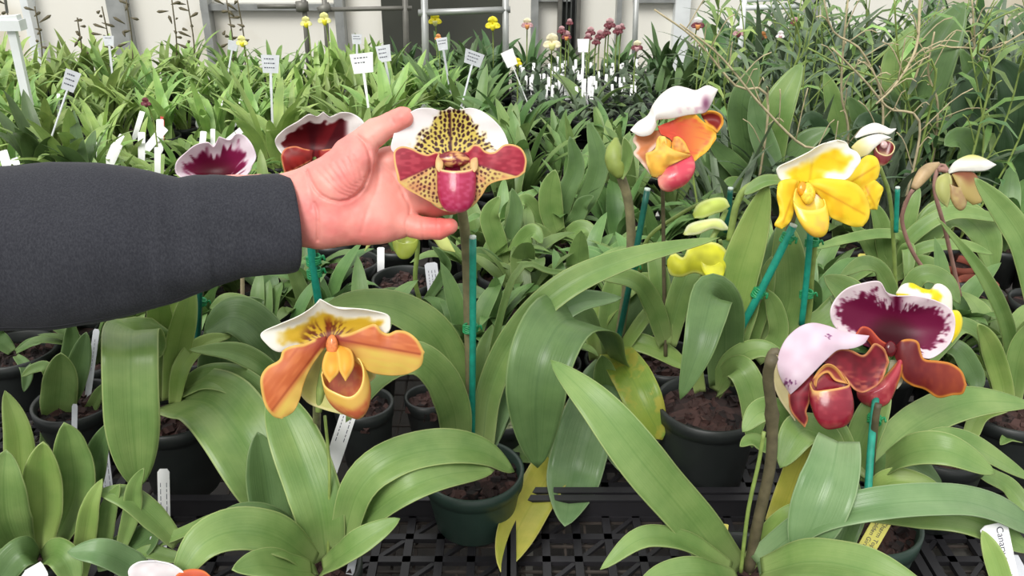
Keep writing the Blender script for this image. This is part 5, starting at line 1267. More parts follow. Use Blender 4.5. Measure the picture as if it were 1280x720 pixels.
# --- bench full of plants
CROPS = [
 ('slender', 'bg_lime', 'black', 1.0, 'light green leafy orchid in the dense block at upper left', 'light green plants at upper left', 5),
 ('rosette', 'bg_lime', 'small', 1.15, 'small pale green orchid above the sleeve and hand, near white labels', 'small pale plants above the sleeve', 4),
 ('broad', 'bg_mid', 'black', 1.0, 'mid green broad-leaved orchid in the middle of the bench', 'broad-leaved plants mid bench', 5),
 ('grassy', 'bg_grey', 'black', 1.3, 'grassy overgrown orchid in the tangle at upper right', 'overgrown plants at upper right', 4),
 ('seed', 'bg_grey', 'small', 1.15, 'tiny mottled seedling in the block of white labels', 'seedlings among the white labels', 4),
 ('slender', 'bg_dark', 'black', 1.05, 'dark green orchid far back near the wall', 'dark plants along the back', 4),
 ('upright', 'bg_mid', 'black', 1.0, 'upright broad orchid behind the flowers right of the hand', 'upright plants right of the hand', 5),
]
NM = ['leafy_orchid', 'small_orchid', 'broad_leaved_orchid', 'overgrown_orchid', 'orchid_seedling', 'dark_leaved_orchid', 'upright_orchid']
busy = [(o.location.x, o.location.y) for o in list(COL.objects) if o.type == 'EMPTY' and o.get('category') in ('orchid plant', 'plant pot')]
def free(x, y, d=.07): return all((x - a) ** 2 + (y - b) ** 2 > d * d for a, b in busy)
Yr = 1.06; row = 0; nb = 0
while Yr < 2.86:
    step = .088 + .026 * (Yr - 1.0); dpt = Yr * CS + .5 * SN; half = 660 / FPX * dpt + .06
    x = -half + (row % 2) * step * .6
    while x < half:
        xx = x + rnd.uniform(-.02, .02); yy = Yr + rnd.uniform(-.02, .02)
        px = 640 + xx / dpt * FPX
        if px < 555: ci = 0 if Yr > (2.12 if px > 150 else 1.95) else (1 if Yr > 1.58 else 2)
        elif px < 900: ci = 2 if Yr < 1.55 else (6 if Yr < 2.0 else (2 if Yr < 2.3 else 5))
        else: ci = rnd.choice((3, 3, 2, 6)) if Yr > 1.4 else 2
        if Yr > 2.5 and px > 500: ci = 5
        kind, mat, pot, sc, lab, grp, nv_ = CROPS[ci]
        if 640 < px < 815 and 2.06 < yy < 2.66: x += step; continue
        if 1.345 < yy < 1.41: yy = 1.335 if yy < 1.378 else 1.42
        if abs(xx) < 3 and free(xx, yy, .075 if Yr < 1.4 else .045):
            s_ = sc * rnd.uniform(.82, 1.18)
            if px > 890: s_ *= 1.0 + .5 * max(0, min(1, (yy - 1.7)))
            bgplant(xx, yy, kind, mat, pot, s_, lab, grp, rnd.randrange(nv_), name=NM[ci], cat='orchid plant'); nb += 1
        x += step * (.82 if ci == 1 else 1.0)
    Yr += step * .88; row += 1
print('bench plants', nb)

# black risers that lift the seedlings and their tags
for k in range(2):
    for q in range(2):
        x_, y_ = .095 + k * .20, 2.20 + q * .30; mb = MB(); n = 9
        for i in range(n + 1): mb.box((x_ - .095 + .19 * i / n, y_, BZ + .085), (.004, .28, .004))
        for i in range(n + 1): mb.box((x_, y_ - .14 + .28 * i / n, BZ + .085), (.19, .004, .004))
        for sx in (-1, 1): mb.box((x_ + sx * .095, y_, BZ + .046), (.004, .284, .085)); mb.box((x_, y_ + sx * .14, BZ + .046), (.194, .004, .085))
        o = mb.build('upturned_tray', M['tray'], origin=(x_, y_, BZ), smooth=False)
        tag(o, ('front left', 'back left', 'front right', 'back right')[k * 2 + q] + ' one of four black upturned trays under the white tag block', 'tray')
        for i in range(4):
            for j in range(5):
                kind, mat, pot, sc, lab, grp, nv_ = CROPS[4]
                bgplant(x_ - .07 + .047 * i, y_ - .11 + .055 * j, kind, mat, pot, sc * rnd.uniform(.7, 1.1), lab, grp, rnd.randrange(nv_), zoff=.087, name='orchid_seedling')
# --- larger individual plants standing out in the back
def big(px, py, Yd, kind, mat, sc, label, seed, rot=0.0):
    d = depth_at(py, Yd); x = (px - 640) / FPX * d
    r_ = bgplant(x, Yd, kind, mat, 'green', sc, label, None, seed); r_.rotation_euler = (0, 0, rot)
big(30, 130, 1.72, 'upright', 'bg_dark', 1.3, 'bluish green broad-leaved orchid by the white post at left', 2, .5)
big(92, 150, 1.66, 'upright', 'bg_dark', 1.15, 'broad-leaved orchid in front of the slanted grey sign', 3, 1.5)
# big separate plants in the tangle, leaf by leaf
Q = plant(955, 262, 'tall orchid with two wide leaves rising above the bright yellow flower', .05, .10)
for l in ([(958, 250, 0), (962, 180, 0), (975, 130, 0), (1002, 78, -2)], 42, 'leaf'), ([(950, 250, 0), (935, 190, 0), (928, 130, 0), (948, 76, -1)], 38, 'leaf_dark'), ([(955, 250, 1), (962, 205, 2), (950, 165, 2), (940, 118, 2)], 30, 'leaf_grey'), \
        ([(955, 255, 1), (925, 215, 2), (900, 190, 3), (885, 176, 4)], 26, 'leaf_dark'), ([(958, 250, 1), (990, 200, 1), (1010, 175, 1), (1038, 160, 1)], 30, 'leaf_dark'), ([(950, 258, 2), (930, 240, 4), (915, 232, 5), (895, 250, 6)], 24, 'leaf'), ([(945, 255, 2), (905, 225, 2), (885, 200, 1), (862, 192, 0)], 22, 'leaf_dark'):
    Lf(Q, l[2], l[0], l[1], .6, k=.5)
Q2 = plant(1150, 250, 'plant with a huge oval leaf standing up near the top right', .05, .10)
for l in ([(1150, 240, 0), (1140, 150, 0), (1160, 80, -1), (1205, 2, -3)], 66, 'leaf_dark'), ([(1150, 240, 0), (1130, 150, -1), (1120, 80, -2), (1142, 30, -4)], 40, 'leaf'), ([(1145, 245, 1), (1110, 180, 2), (1085, 150, 3), (1065, 162, 4)], 30, 'leaf_deep'), \
        ([(1155, 240, 1), (1190, 190, 2), (1205, 165, 2), (1230, 170, 3)], 44, 'leaf_deep'), ([(1148, 245, 1), (1125, 200, 2), (1150, 170, 3), (1180, 180, 4)], 30, 'leaf_dark'):
    Lf(Q2, l[2], l[0], l[1], .6, tip=2.4, k=.5)
Q3 = plant(1258, 262, 'dark wide-leaved plant at the right edge above the white hooded flower', .05, .10)
for l in ([(1258, 250, 0), (1240, 180, 0), (1210, 130, 0), (1232, 76, -1)], 46, 'leaf_deep'), ([(1262, 250, 0), (1270, 180, 1), (1272, 120, 1), (1246, 72, 0)], 52, 'leaf_deep'), ([(1255, 250, 2), (1225, 205, 4), (1200, 175, 5), (1180, 182, 6)], 46, 'leaf_dark'), \
        ([(1262, 255, 2), (1290, 210, 4), (1300, 190, 5), (1310, 200, 6)], 46, 'leaf_deep'), ([(1258, 255, 2), (1240, 225, 4), (1232, 205, 5), (1215, 215, 7)], 34, 'leaf_deep'), ([(1262, 250, 1), (1280, 160, 0), (1290, 90, -1), (1300, 50, -2)], 40, 'leaf_dark'), ([(1255, 250, 0), (1225, 150, -1), (1218, 100, -2), (1200, 60, -3)], 30, 'leaf_dark'):
    Lf(Q3, l[2], l[0], l[1], .6, tip=2.4, k=.5)
Q4 = plant(1045, 250, 'dusky broad-leaved orchid between the ruffled orange and small white flowers', .05, .10)
for l in ([(1045, 240, 0), (1030, 190, 0), (1015, 150, 1), (1000, 160, 2)], 34, 'leaf_deep'), ([(1048, 240, 0), (1070, 190, 0), (1080, 160, 0), (1060, 120, -1)], 30, 'leaf_dark'), ([(1040, 245, 0), (1010, 215, 1), (990, 195, 2), (968, 200, 3)], 32, 'leaf_deep'), ([(1045, 240, -1), (1050, 170, -2), (1040, 120, -3), (1030, 90, -4)], 26, 'leaf')\
        , ([(1050, 245, 1), (1085, 225, 2), (1110, 215, 3), (1135, 225, 4)], 26, 'leaf_deep'):
    Lf(Q4, l[2], l[0], l[1], .6, k=.5)
Q5 = plant(700, 310, 'orchid with upright oval leaves between the held flower and the green bud', .045, .09)
for l in ([(698, 298, 0), (690, 270, 0), (688, 240, 0), (694, 212, 0)], 30, 'leaf'), ([(700, 300, 0), (724, 285, 1), (736, 290, 2), (732, 310, 3)], 20, 'leaf'), ([(700, 300, -1), (722, 270, -1), (728, 255, -1), (742, 245, 0)], 20, 'leaf_dark'), ([(695, 300, 0), (670, 265, 0), (655, 250, 1), (640, 262, 2)], 20, 'leaf'), \
        ([(698, 300, -2), (705, 250, -3), (720, 210, -4), (712, 170, -5)], 24, 'leaf_dark'), ([(702, 300, -2), (738, 240, -3), (748, 200, -4), (735, 150, -6)], 26, 'leaf_dark'), ([(690, 302, 1), (672, 290, 2), (652, 292, 3), (632, 305, 4)], 22, 'leaf'):
    Lf(Q5, l[2], l[0], l[1], .6, k=.5)
Q6 = plant(632, 345, 'pale leaved orchid just right of the teal stake, mid bench', .045, .09)
for l in ([(632, 335, 0), (620, 300, 0), (612, 270, 0), (625, 245, 0)], 26, 'leaf'), ([(634, 335, 0), (655, 300, 0), (668, 290, 1), (678, 305, 2)], 24, 'leaf'), ([(630, 338, 1), (605, 320, 2), (592, 322, 3), (580, 340, 4)], 20, 'leaf_dark'), ([(636, 338, 1), (660, 330, 2), (672, 345, 3), (676, 365, 4)], 24, 'leaf'), \
        ([(634, 338, 2), (625, 360, 4), (640, 372, 5), (655, 378, 6)], 16, 'leaf_lime'), ([(632, 335, -1), (640, 290, -2), (645, 262, -3), (640, 235, -4)], 20, 'leaf_dark'):
    Lf(Q6, l[2], l[0], l[1], .6, k=.5)
# --- dry vines and thin stems in the tangle
for i, pts in enumerate(([(850, 30), (900, 70), (950, 130), (1000, 180), (1040, 200)], [(818, 12), (870, 50), (920, 108), (960, 128)], [(1118, 0), (1122, 60), (1130, 110), (1140, 170)], [(1215, 0), (1218, 60), (1208, 120), (1180, 165)],
                          [(1040, 60), (1080, 100), (1110, 135), (1150, 160)], [(1010, 60), (1060, 85), (1120, 100), (1170, 88)], [(1060, 0), (1054, 60), (1052, 120), (1060, 175)], [(1280, 40), (1240, 62), (1200, 60), (1150, 80)],
                          [(1275, 10), (1235, 30), (1222, 66), (1238, 100)], [(1030, 0), (1042, 40), (1080, 68), (1104, 150)], [(1168, 40), (1160, 90), (1172, 130), (1166, 200)], [(985, 0), (1000, 60), (980, 120), (1000, 170)], [(1095, 130), (1120, 105), (1145, 60), (1150, 0)])):
    Y0 = 1.42 + .05 * (i % 4)
    P = [W(x, y, depth_at(y, Y0 + .02 * k)) for k, (x, y) in enumerate(pts)]
    foot = Vector((P[-1].x, P[-1].y + .01, BZ + .05)); mb = MB()
    if P[-1].z < P[0].z: P.append(foot)
    mb.tube(P, [.0014, .0022, .0024], 6, refine=24)
    rg = random.Random(i)
    q = spline(P, 24)
    for k in range(3, 18, 2):
        a = rg.random() * 6.28; v = Vector((math.cos(a), -.3, .3 + rg.random())) * (.03 + .05 * rg.random())
        mb.tube([q[k], q[k] + v * .6 + Vector((0, 0, .01)), q[k] + v], .001, 5, refine=5)
    o = mb.build('dry_vine', M['straw' if i % 3 != 2 else 'stalk_green'], origin=foot); tag(o, 'thin dry stem twisting through the tangle at upper right', 'vine', 'dry stems at upper right')
# leafy shoots rising in the tangle
def shoot(i, px, py, Y0, h, n, mat, wl, ll):
    g = W(px, py, depth_at(py, Y0)); base = Vector((g.x, Y0, BZ + .06)); rg = random.Random(i + 40)
    top = base + Vector((rg.uniform(-.08, .08), rg.uniform(-.05, .05), h)); mid = (base + top) / 2 + Vector((rg.uniform(-.04, .04), 0, 0))
    ax = spline([base, mid, top], n); mb = MB(); mb.tube(ax, [.0022, .0012], 6); r_ = root('leafy_shoot', base, 'tall thin shoot with narrow leaves in the tangle at upper right', 'shoot', 'leafy shoots at upper right')
    mb.build('stem', M['stalk_green'], r_); mb = MB()
    for k, p in enumerate(ax[2:]):
        a = k * 2.4 + i; l = ll * rg.uniform(.7, 1.2); dv = Vector((math.cos(a), math.sin(a), 0))
        blade(mb, [p, p + dv * l * .35 + Vector((0, 0, l * .35)), p + dv * l * .75 + Vector((0, 0, l * .45)), p + dv * l + Vector((0, 0, l * .3))], wl, lambda q: (Vector((0, -.4, .9)) - dv * .4).normalized(), .4, 1.5, .3, 0, 3, tstart=.3)
    mb.build('leaves', M[mat], r_)
for i in range(60):
    px = 905 + (i * 97) % 375; Y0 = 1.45 + ((i * 37) % 100) / 100 * 1.2
    shoot(i, px, 100, Y0, rnd.uniform(.22, .42), rnd.randrange(9, 16), ('bg_mid', 'bg_dark', 'bg_grey', 'bg_mid', 'bg_lime')[i % 5], .013, .075)

# --- white and grey signs on stakes
def sign(px, py, Yd, wpx, hpx, tilt, skew, label, mat='grey_tag', lines=3, slen=26, lean=0.0):
    d = depth_at(py, Yd); c = W(px, py, d); s = d / FPX
    r_ = root('plant_sign', Vector((c.x, Yd, BZ + .05)), label, 'sign')
    w_, h_ = wpx * s, hpx * s
    rot = Matrix.Rotation(skew, 3, 'Z') @ Matrix.Rotation(math.radians(-12), 3, 'X') @ Matrix.Rotation(tilt, 3, 'Y')
    mb = MB()
    wtop, wbot = w_ / 2, w_ / 2 * .82
    pr = [(-wtop, h_ / 2), (wtop, h_ / 2), (wbot, -h_ / 2), (-wbot, -h_ / 2)]
    vs = [c + rot @ Vector((a, yq, b)) for yq in (-.0008, .0008) for a, b in pr]
    mb.add(vs, [(0, 1, 2, 3), (7, 6, 5, 4), (0, 4, 5, 1), (1, 5, 6, 2), (2, 6, 7, 3), (3, 7, 4, 0)])
    mb.build('card', M[mat], r_, smooth=False)
    mb = MB(); e_ = c + rot @ Vector((0, 0, -h_ / 2 + .002)); f_ = e_ + rot @ Vector((lean, 0, -slen * s)); mb.bar(e_, f_, .006, .0016); g_ = f_ + (f_ - e_).normalized() * max(0, (f_.z - BZ - .05)) 
    mb.bar(f_, g_, .005, .0016) if (g_ - f_).length > .002 else None
    mb.build('stem', M['white_tag' if mat == 'white_tag' else mat], r_, smooth=False)
    bgplant(c.x + .01, Yd - .075, 'slender' if px < 600 else 'broad', 'bg_lime' if px < 520 else 'bg_mid', 'black', min(1.5, max(.8, (c.z - h_ / 2 - BZ - .075) / .125)), 'leafy orchid directly in front of a sign stem', 'plants in front of the signs', int(px) % 4, name='leafy_orchid')
    if lines:
        mb = MB(); rg = random.Random(int(px))
        for k in range(lines):
            z = h_ * (.28 - .24 * k); x_ = -w_ * .33; 
            while x_ < w_ * (.1 + .22 * rg.random()):
                l = w_ * rg.uniform(.05, .12); mb.box(c + rot @ Vector((x_ + l / 2, -.0012, z)), (l, .0003, h_ * .055), rot); x_ += l + w_ * .04
        mb.build('handwriting', M['ink'], r_, smooth=False)
for a in ((338, 80, 2.0, 23, 22, .05, .1, 'white sign with three written lines, left of the pair above the thumb', 'grey_tag', 3), (453, 79, 2.0, 30, 24, -.12, -.1, 'large blank-looking white sign above the thumb', 'white_tag', 2),
          (480, 67, 2.15, 19, 20, -.18, -.15, 'small written sign right behind the large white one', 'grey_tag', 3), (553, 55, 2.35, 14, 15, -.15, 0, 'small tilted sign left of the metal frame post', 'grey_tag', 2),
          (592, 73, 2.2, 27, 17, .4, .5, 'sloping grey sign half sunk in leaves below the metal frame', 'grey_tag', 3, 8), (637, 73, 2.1, 17, 20, -.35, .3, 'blank white sign tipped over, below the frame right post', 'white_tag', 0, 10),
          (729, 57, 2.3, 15, 16, .0, 0, 'white sign standing over the block of white labels', 'white_tag', 0), (88, 101, 1.8, 18, 26, .5, .5, 'grey sign leaning right, beside the white post', 'grey_tag', 3, 34),
          (136, 51, 2.4, 14, 12, 0, 0, 'small grey sign near the wall at upper left', 'grey_tag', 1), (291, 57, 2.4, 13, 12, .3, .3, 'small grey sign beside the faded yellow bloom', 'grey_tag', 0), (446, 49, 2.5, 13, 12, .05, .1, 'small grey sign farthest back above the big white one', 'grey_tag', 2)):
    sign(*a)

# --- plant labels (small upright tags)
def label_tag(px, py, Yd, wpx, lpx, ang, label, mat='white_tag', group=None, text=None, name='plant_label', skew=0.0, lines=0, thick=.0008, extmax=.05):
    """px, py = centre of what shows; ang = lean in the picture, radians"""
    d = depth_at(py, Yd); s = d / FPX
    dirv = (R * math.sin(ang) + U * math.cos(ang)).normalized(); sd = (R * math.cos(ang) - U * math.sin(ang)); sd = (Matrix.Rotation(skew, 3, dirv) @ sd).normalized(); nn = sd.cross(dirv).normalized()
    c = W(px, py, d); L = lpx * s / 2; w_ = wpx * s / 2
    zf = c.z - dirv.z * (L + w_ * 1.6); ext_ = min(extmax, max(0.0, (zf - (BZ + .045)) / dirv.z)) if dirv.z > .5 else 0.0
    pr = [(-w_, -L), (-w_, L * .9), (-w_ * .6, L), (w_ * .6, L), (w_, L * .9), (w_, -L), (w_ * .9, -L - ext_), (w_ * .15, -L - w_ * 1.6 - ext_), (-w_ * .15, -L - w_ * 1.6 - ext_), (-w_ * .9, -L - ext_)]
    k = len(pr); vs = [c + sd * a + dirv * b + nn * q for q in (-thick / 2, thick / 2) for a, b in pr]
    fs = [tuple(range(k)), tuple(range(k, 2 * k))[::-1]] + [(i, (i + 1) % k, k + (i + 1) % k, k + i) for i in range(k)]
    mb = MB(); mb.add(vs, fs); foot = c - dirv * (L + w_ * 1.6 + ext_)
    o = mb.build(name, M[mat], origin=foot, smooth=False); tag(o, label, 'label', group)
    fr = nn if nn.dot(TOCAM(c)) > 0 else -nn
    if lines:
        mb = MB(); rg = random.Random(int(px))
        rot = Matrix((sd, fr, dirv)).transposed()
        for q in range(lines):
            b = L * .55
            while b > -L * .7:
                l = L * rg.uniform(.08, .2); mb.box(c + sd * (w_ * (-.5 + 1.0 * q / max(1, lines - 1)) if lines > 1 else 0) + dirv * (b - l / 2) + fr * (thick * .7), (w_ * .09, .0002, l), rot); b -= l + L * .06
        mb.build('printing', M['ink'], o, smooth=False)
    if text:
        for tx, off, sz, col_, sh in text:
            cu = bpy.data.curves.new('lettering_curve', 'FONT'); cu.body = tx; cu.size = sz; cu.align_x = 'CENTER'; cu.align_y = 'CENTER'; cu.extrude = .00005
            cu.materials.append(M[col_]); t0 = bpy.data.objects.new('lettering_curve', cu); me_ = bpy.data.meshes.new_from_object(t0); bpy.data.objects.remove(t0)
            t_ = bpy.data.objects.new('lettering', me_); COL.objects.link(t_); t_.parent = o
            ux = -dirv; uy = fr.cross(ux).normalized()
            mt = Matrix((ux, uy, fr)).transposed().to_4x4(); mt.translation = (c + sd * off * w_ + fr * (thick * .8) + dirv * sh * L) - ORG[o.name]
            t_.matrix_local = mt
    return o
label_tag(541, 350, 1.24, 16, 44, -.12, 'grey printed label standing left of the held flower stalk', 'grey_tag', lines=3)
label_tag(476, 318, row_Y(318, .11), 9, 18, 0, 'small white label below the hand, beside the pale green petal')
label_tag(117, 440, .98, 8, 58, .13, 'long narrow white label under the sleeve at left', 'grey_tag', lines=1)
label_tag(93, 535, .85, 7, 60, .02, 'thin white label behind the upright rounded leaf', 'grey_tag')
label_tag(205, 625, .74, 15, 78, -.02, 'white printed label standing alone left of the bottom, pointed top', 'white_tag', lines=2)
label_tag(92, 632, .74, 7, 84, -.03, 'thin edge-on white label between the left corner leaves', 'white_tag', skew=.6)
label_tag(133, 590, .80, 12, 64, -.12, 'greyish label behind the yellow-green leaf at left', 'grey_tag', lines=2)
label_tag(35, 562, .86, 5, 34, -.2, 'short white label at the left edge behind the round leaf', 'white_tag')
label_tag(46, 716, .62, 20, 24, 1.05, 'white label lying in the bottom left corner', 'white_tag')
label_tag(197, 690, .68, 22, 40, .1, 'weathered grey label near the bottom left', 'grey_tag')
label_tag(430, 535, .74, 20, 52, .32, 'white label with blue writing under the orange flower', 'white_tag', lines=2)
label_tag(441, 700, .64, 10, 22, .2, 'small white label at the bottom beside the bark', 'grey_tag')
o = label_tag(1098, 660, r_y[H.name] - .03, 23, 78, .52, 'yellow printed label in the pot at lower right', 'yellow_tag',
          text=[('Paph. In-Charm Topaz x', .38, .0062, 'ink', 0), ('Paph. Golden Girl', -.38, .0062, 'ink', .05)])
o = label_tag(1251, 702, .585, 35, 96, -.2, 'white label with handwriting at the bottom right edge', 'white_tag', text=[('Canary pearls', .34, .0085, 'ink', .2), ('5.5', -.3, .006, 'ink', .45)])
label_tag(1275, 715, .60, 16, 44, -.5, 'grey label just behind the handwritten one at the right edge', 'grey_tag')
label_tag(1078, 330, 1.36, 11, 26, .0, 'faded yellow label among the terracotta pots', 'yellow_tag')
label_tag(906, 662, .72, 8, 14, .1, 'small cream label tip behind the long glossy leaf', 'yellow_tag')
label_tag(868, 236, row_Y(236, .12), 13, 22, .02, 'grey label behind the pink pouch', 'grey_tag')
label_tag(618, 360, 1.26, 5, 44, .06, 'narrow clear label right of the teal stake', 'grey_tag')
label_tag(203, 145, row_Y(145, .13), 5, 12, 0, 'red label end above the white tags at left', 'red_tag')
label_tag(716, 198, row_Y(198, .12), 6, 14, .2, 'white label between the upright leaves', 'white_tag')
for px, py, wpx, lpx, an in ((42, 190, 12, 16, -.5), (52, 185, 9, 20, .1), (74, 192, 12, 16, .6), (5, 195, 12, 14, -.3), (62, 196, 8, 10, .9), (20, 202, 10, 8, 1.2), (200, 155, 9, 12, 0), (203, 163, 11, 10, .7), (177, 172, 9, 14, 0), (177, 143, 7, 8, .3),
                             (151, 172, 7, 8, .5), (146, 182, 14, 6, .4), (246, 118, 7, 8, -.6), (253, 127, 7, 9, .2), (280, 128, 8, 6, .3), (314, 118, 6, 5, 0), (254, 170, 8, 12, .1), (266, 166, 6, 10, 0), (305, 160, 8, 8, .9), (197, 190, 8, 12, 0),
                             (118, 180, 6, 6, 0), (73, 122, 4, 10, 0), (356, 150, 7, 4, 0), (530, 133, 6, 10, .5), (485, 137, 5, 12, .1), (597, 122, 6, 16, .2), (578, 128, 5, 12, 0), (620, 130, 5, 12, 0), (463, 146, 6, 8, .3), (505, 88, 5, 6, .4), (508, 86, 4, 8, .2), (528, 90, 4, 6, 0), (300, 128, 4, 8, .2)):
    Yd = row_Y(py, .135); label_tag(px, py, Yd, wpx, lpx, an, 'white label tag among the pale plants left and above the hand', 'white_tag', 'white tags above the sleeve')
rg = random.Random(3)
for i in range(70):
    px = rg.uniform(650, 800); py = rg.choice((78, 84, 90, 96, 102, 108, 112)) + rg.uniform(-2, 2)
    if px < 680 and py > 105: py -= 12
    Yd = row_Y(py, .155); label_tag(px, py, Yd, rg.uniform(2.4, 3.8), rg.uniform(6, 12), rg.uniform(-.12, .12), 'small white tag in the crowded block of tags right of the signs', 'white_tag', 'white tags in the seedling block')

Lf(I, 'leaf_lime', [(1262, 770, 47), (1253, 730, 46), (1242, 695, 45), (1228, 663, 44)], 26, .9, k=.3, label='pale leaf tip in front of the handwritten label')
# --- small flowers far back
def far_flower(px, py, Yd, s, cols, label, cat='flower', group=None, name='orchid_bloom', stemlen=.12, face_=0):
    """a little slipper flower on its stalk"""
    d = depth_at(py, Yd); c = W(px, py, d)
    k = s * d / FPX / 2
    r_ = root(name, Vector((c.x, Yd + .012, max(BZ + .06, c.z - stemlen))), label, cat, group)
    def pet(nm, ang, l, w_, col, zz=0, curve=.3):
        mb = MB(); dv = Vector((math.cos(ang), 0, math.sin(ang))); P = [c + dv * k * l * t + Vector((0, -k * curve * math.sin(t * 2.6) + zz * k, 0)) for t in np.linspace(0, 1, 9)]
        blade(mb, P, k * w_, lambda p: Vector((0, -1, .2)).normalized(), .45, 2.2, .25, .12, 4, tstart=.45, seed=int(px))
        mb.build(nm, col, r_, solid=.0006)
    pet('dorsal_sepal', PI / 2, 1.0, 1.25, cols[0]); pet('petal', PI + .25, 1.0, .75, cols[1], -.1); pet('petal', -.25, 1.0, .75, cols[1], -.1)
    mb = MB(); mb.lathe(Vector(), [(.34, .0), (.36, -.25), (.3, -.55), (.16, -.75), (.01, -.82)], 12)
    q = [c + Vector((v[0] * k, v[1] * k - .3 * k, v[2] * k)) for v in mb.v]; m2 = MB(); m2.add(q, mb.f); m2.build('pouch', cols[2], r_, solid=.0006)
    mb = MB(); mb.tube([c + Vector((0, .1 * k, 0)), c + Vector((0, .02, -stemlen * .4)), Vector((c.x, Yd + .012, max(BZ + .06, c.z - stemlen)))], .0018, 6, refine=8); mb.build('flower_stalk', M['stalk_green'], r_)
Y_ = plain('bloom_yellow', rgb(232, 218, 50), .5, .12, 200); YP = plain('bloom_pale_yellow', rgb(230, 226, 150), .5, .1, 200); CR = plain('bloom_cream', rgb(238, 226, 190), .5, .08, 200)
WH = plain('bloom_white', rgb(244, 238, 238), .5, .05, 200); MR = plain('bloom_maroon', rgb(116, 58, 66), .5, .25, 200); OR_ = plain('bloom_orange', rgb(222, 150, 90), .5, .15, 200); PK = plain('bloom_pink', rgb(196, 152, 156), .5, .2, 200)
for a in ((383, 28, 2.5, 16, (YP, YP, Y_), 'pale yellow star-like bloom left under the pipe rail'), (406, 24, 2.5, 18, (YP, YP, Y_), 'pale yellow bloom on a tall stalk right under the pipe rail'), (303, 52, 2.3, 16, (YP, YP, Y_), 'faded yellow bloom beside a small sign'),
          (544, 25, 2.6, 18, (Y_, Y_, YP), 'yellow bloom inside the metal frame, left'), (548, 47, 2.5, 10, (OR_, OR_, Y_), 'tiny orange bloom left of the frame'), (616, 30, 2.5, 20, (Y_, Y_, Y_), 'bright yellow bloom inside the metal frame, right'),
          (690, 53, 2.35, 24, (CR, CR, YP), 'cream bloom with a yellow lip, left of the white sign'), (647, 78, 2.15, 12, (Y_, Y_, Y_), 'small yellow bloom behind the tipped white sign'), (659, 30, 2.6, 16, (CR, PK, OR_), 'pinkish cream bloom right of the frame'),
          (738, 40, 2.5, 14, (PK, MR, MR), 'maroon bloom left of the maroon cluster'), (872, 30, 2.4, 18, (WH, MR, OR_), 'white and maroon bloom near the top, left of the tangle'), (796, 58, 2.2, 16, (CR, MR, PK), 'dusty pink bloom above the green leaf tip'),
          (923, 40, 2.3, 16, (WH, PK, MR), 'white and dark bloom under the white shelf rail'), (993, 27, 2.1, 12, (PK, MR, OR_), 'small pink bloom on the left of the tangle'), (877, 56, 2.1, 9, (WH, MR, MR), 'tiny white bloom with dark centre left of the tangle'), (975, 44, 2.1, 12, (WH, WH, PK), 'small white bloom low on the left of the tangle'),
          (953, 45, 2.2, 12, (OR_, OR_, MR), 'small orange bloom under the white shelf rail'), (708, 45, 2.45, 14, (PK, MR, OR_), 'dusky bloom between the cream bloom and the maroon cluster'), (183, 128, 1.85, 14, (MR, MR, MR), 'single dark maroon bloom above the white tags at left')):
    far_flower(*a)
for px, py, s in ((762, 30, 16), (772, 38, 14), (750, 44, 14), (745, 52, 12), (758, 40, 12), (735, 47, 12), (702, 38, 12), (712, 28, 10), (777, 34, 10)):
    far_flower(px, py, 2.45, s, (PK, MR, MR), 'dusky maroon and white bloom in the cluster left of the tangle', group='maroon bloom cluster')
# dark slender flower spikes against the wall
for i, (px, y0, y1) in enumerate(((45, 8, 60), (130, 8, 50), (213, 0, 60), (236, 0, 50), (157, 0, 50), (8, 0, 40), (93, 22, 60), (285, 0, 50), (300, 0, 44))):
    Yd = 2.75; a_ = W(px + rnd.uniform(-4, 4), y0, depth_at(y0, Yd)); b_ = W(px, y1 + 14, depth_at(y1 + 14, Yd)); b_.z = BZ + .06
    mb = MB(); mb.tube([b_, (a_ + b_) / 2 + Vector((.01, 0, 0)), a_], .002, 6, refine=8); rg = random.Random(i)
    for k in range(7):
        p = b_.lerp(a_, .5 + k * .075) + Vector((rg.uniform(-.012, .012), 0, 0)); v = Vector((rg.uniform(-.03, .03), rg.uniform(-.01, .01), rg.uniform(-.012, .02)))
        mb.tube([p, p + v * .6, p + v, p + v * 1.25], [.001, .004, .005, .001], 6)
    o = mb.build('flower_spike', M['stalk_dark'], origin=b_); tag(o, 'dark thin flower spike standing against the pale wall', 'flower spike', 'dark flower spikes by the wall')

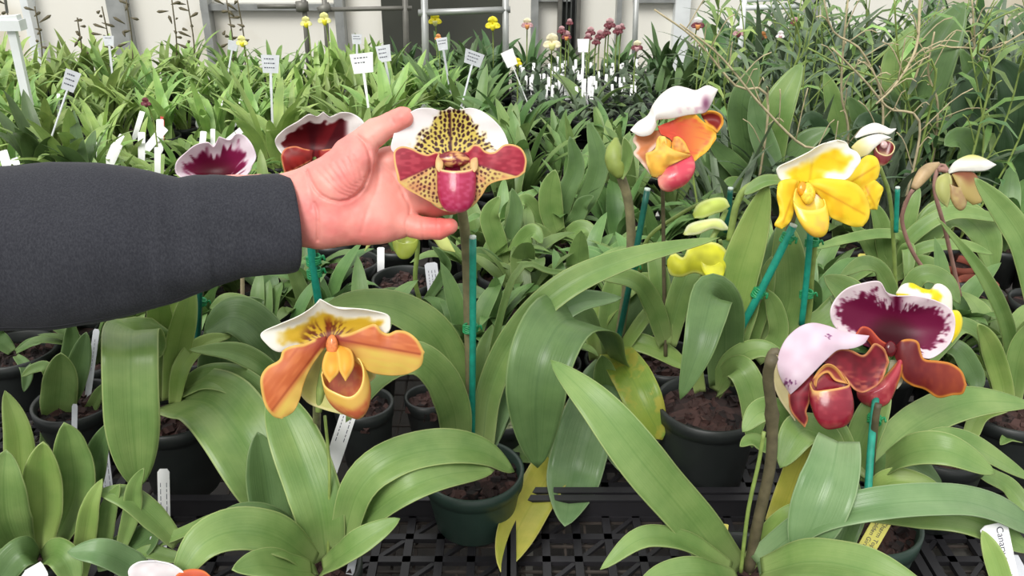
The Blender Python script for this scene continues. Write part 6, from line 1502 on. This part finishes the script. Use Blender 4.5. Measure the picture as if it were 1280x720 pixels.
# --- rails, posts and the white upright
def pipe(name, segs, mat, label, cat, r=.012, extra=None):
    """each segment one part"""
    allp = [p for s_ in segs for p in s_[1]]; foot = min(allp, key=lambda p: p.z)
    o_ = root(name, foot, label, cat)
    for nm, P, rr in segs:
        mb = MB(); mb.tube(P, rr, 12, refine=2); mb.build(nm, M[mat], o_)
    if extra: extra(o_)
def pw(px, py, Yd): return W(px, py, depth_at(py, Yd))
def down(p): return Vector((p.x, p.y, BZ + .001))
Yf = 2.55
a, b_, c_, d_ = pw(530, -20, Yf), pw(530, 62, Yf), pw(632, -20, Yf), pw(632, 55, Yf)
pipe('metal_frame', [('post', [a, down(b_)], .010), ('post', [c_, down(d_)], .009), ('crossbar', [pw(523, 16, Yf), pw(638, 12, Yf)], .009)], 'metal', 'grey metal frame with a crossbar, posts either side of the yellow blooms', 'frame')
Yg = 2.9
pipe('pipe_rail', [('rail', [pw(322, 8, Yg), pw(378, 8, Yg)], .007), ('rail', [pw(405, 12, Yg), pw(515, 10, Yg)], .007), ('post', [pw(378, -20, Yg), down(pw(378, 10, Yg))], .008), ('post', [pw(404, -20, Yg), down(pw(404, 12, Yg))], .008), ('post', [pw(506, -20, Yg), down(pw(506, 50, Yg))], .009),
                   ('clamp', [pw(377, 2, Yg), pw(378, 14, Yg)], .02), ('clamp', [pw(403, 6, Yg), pw(408, 16, Yg)], .022)], 'metal_dark', 'dark pipe rail with round clamps near the top, left of the metal frame', 'rail')
pipe('support_post', [('post', [pw(796, -20, Yg), down(pw(796, 40, Yg))], .009)], 'metal', 'thin grey post right of the maroon cluster', 'post')
Ys = 2.5
pipe('shelf_rail', [('rail', [pw(925, 10, Ys), pw(1000, 8, Ys)], .007), ('post', [pw(932, -20, Ys), down(pw(930, 45, Ys))], .008), ('rail', [pw(925, 0, Ys), pw(995, -2, Ys)], .006)], 'white_paint', 'white metal rail near the top, left of the tangle', 'rail')
# the white upright with its cap
Yp = 1.98; pt_, pb_ = pw(15, 36, Yp), pw(36, 132, Yp)
o_ = root('white_post', down(pb_), 'white flat upright with a capped top at the left edge', 'post')
mb = MB(); ft = pb_ + (pb_ - pt_) * .1; ft.z = max(ft.z, BZ + .06); mb.bar(pt_, pb_, .012, .018); mb.bar(pb_, down(pb_), .011, .016); mb.build('upright', M['white_paint'], o_, smooth=False)
mb = MB(); mb.bar(pw(-30, 31, Yp), pw(29, 31, Yp), .03, .022); mb.bar(pw(-30, 26, Yp), pw(24, 22, Yp), .02, .012); mb.build('crosspiece', M['white_paint'], o_, smooth=False)
mb = MB(); mb.tube([pw(9, 16, Yp), pw(4, -20, Yp)], .003, 8); mb.build('hanging_wire', M['metal_dark'], o_)
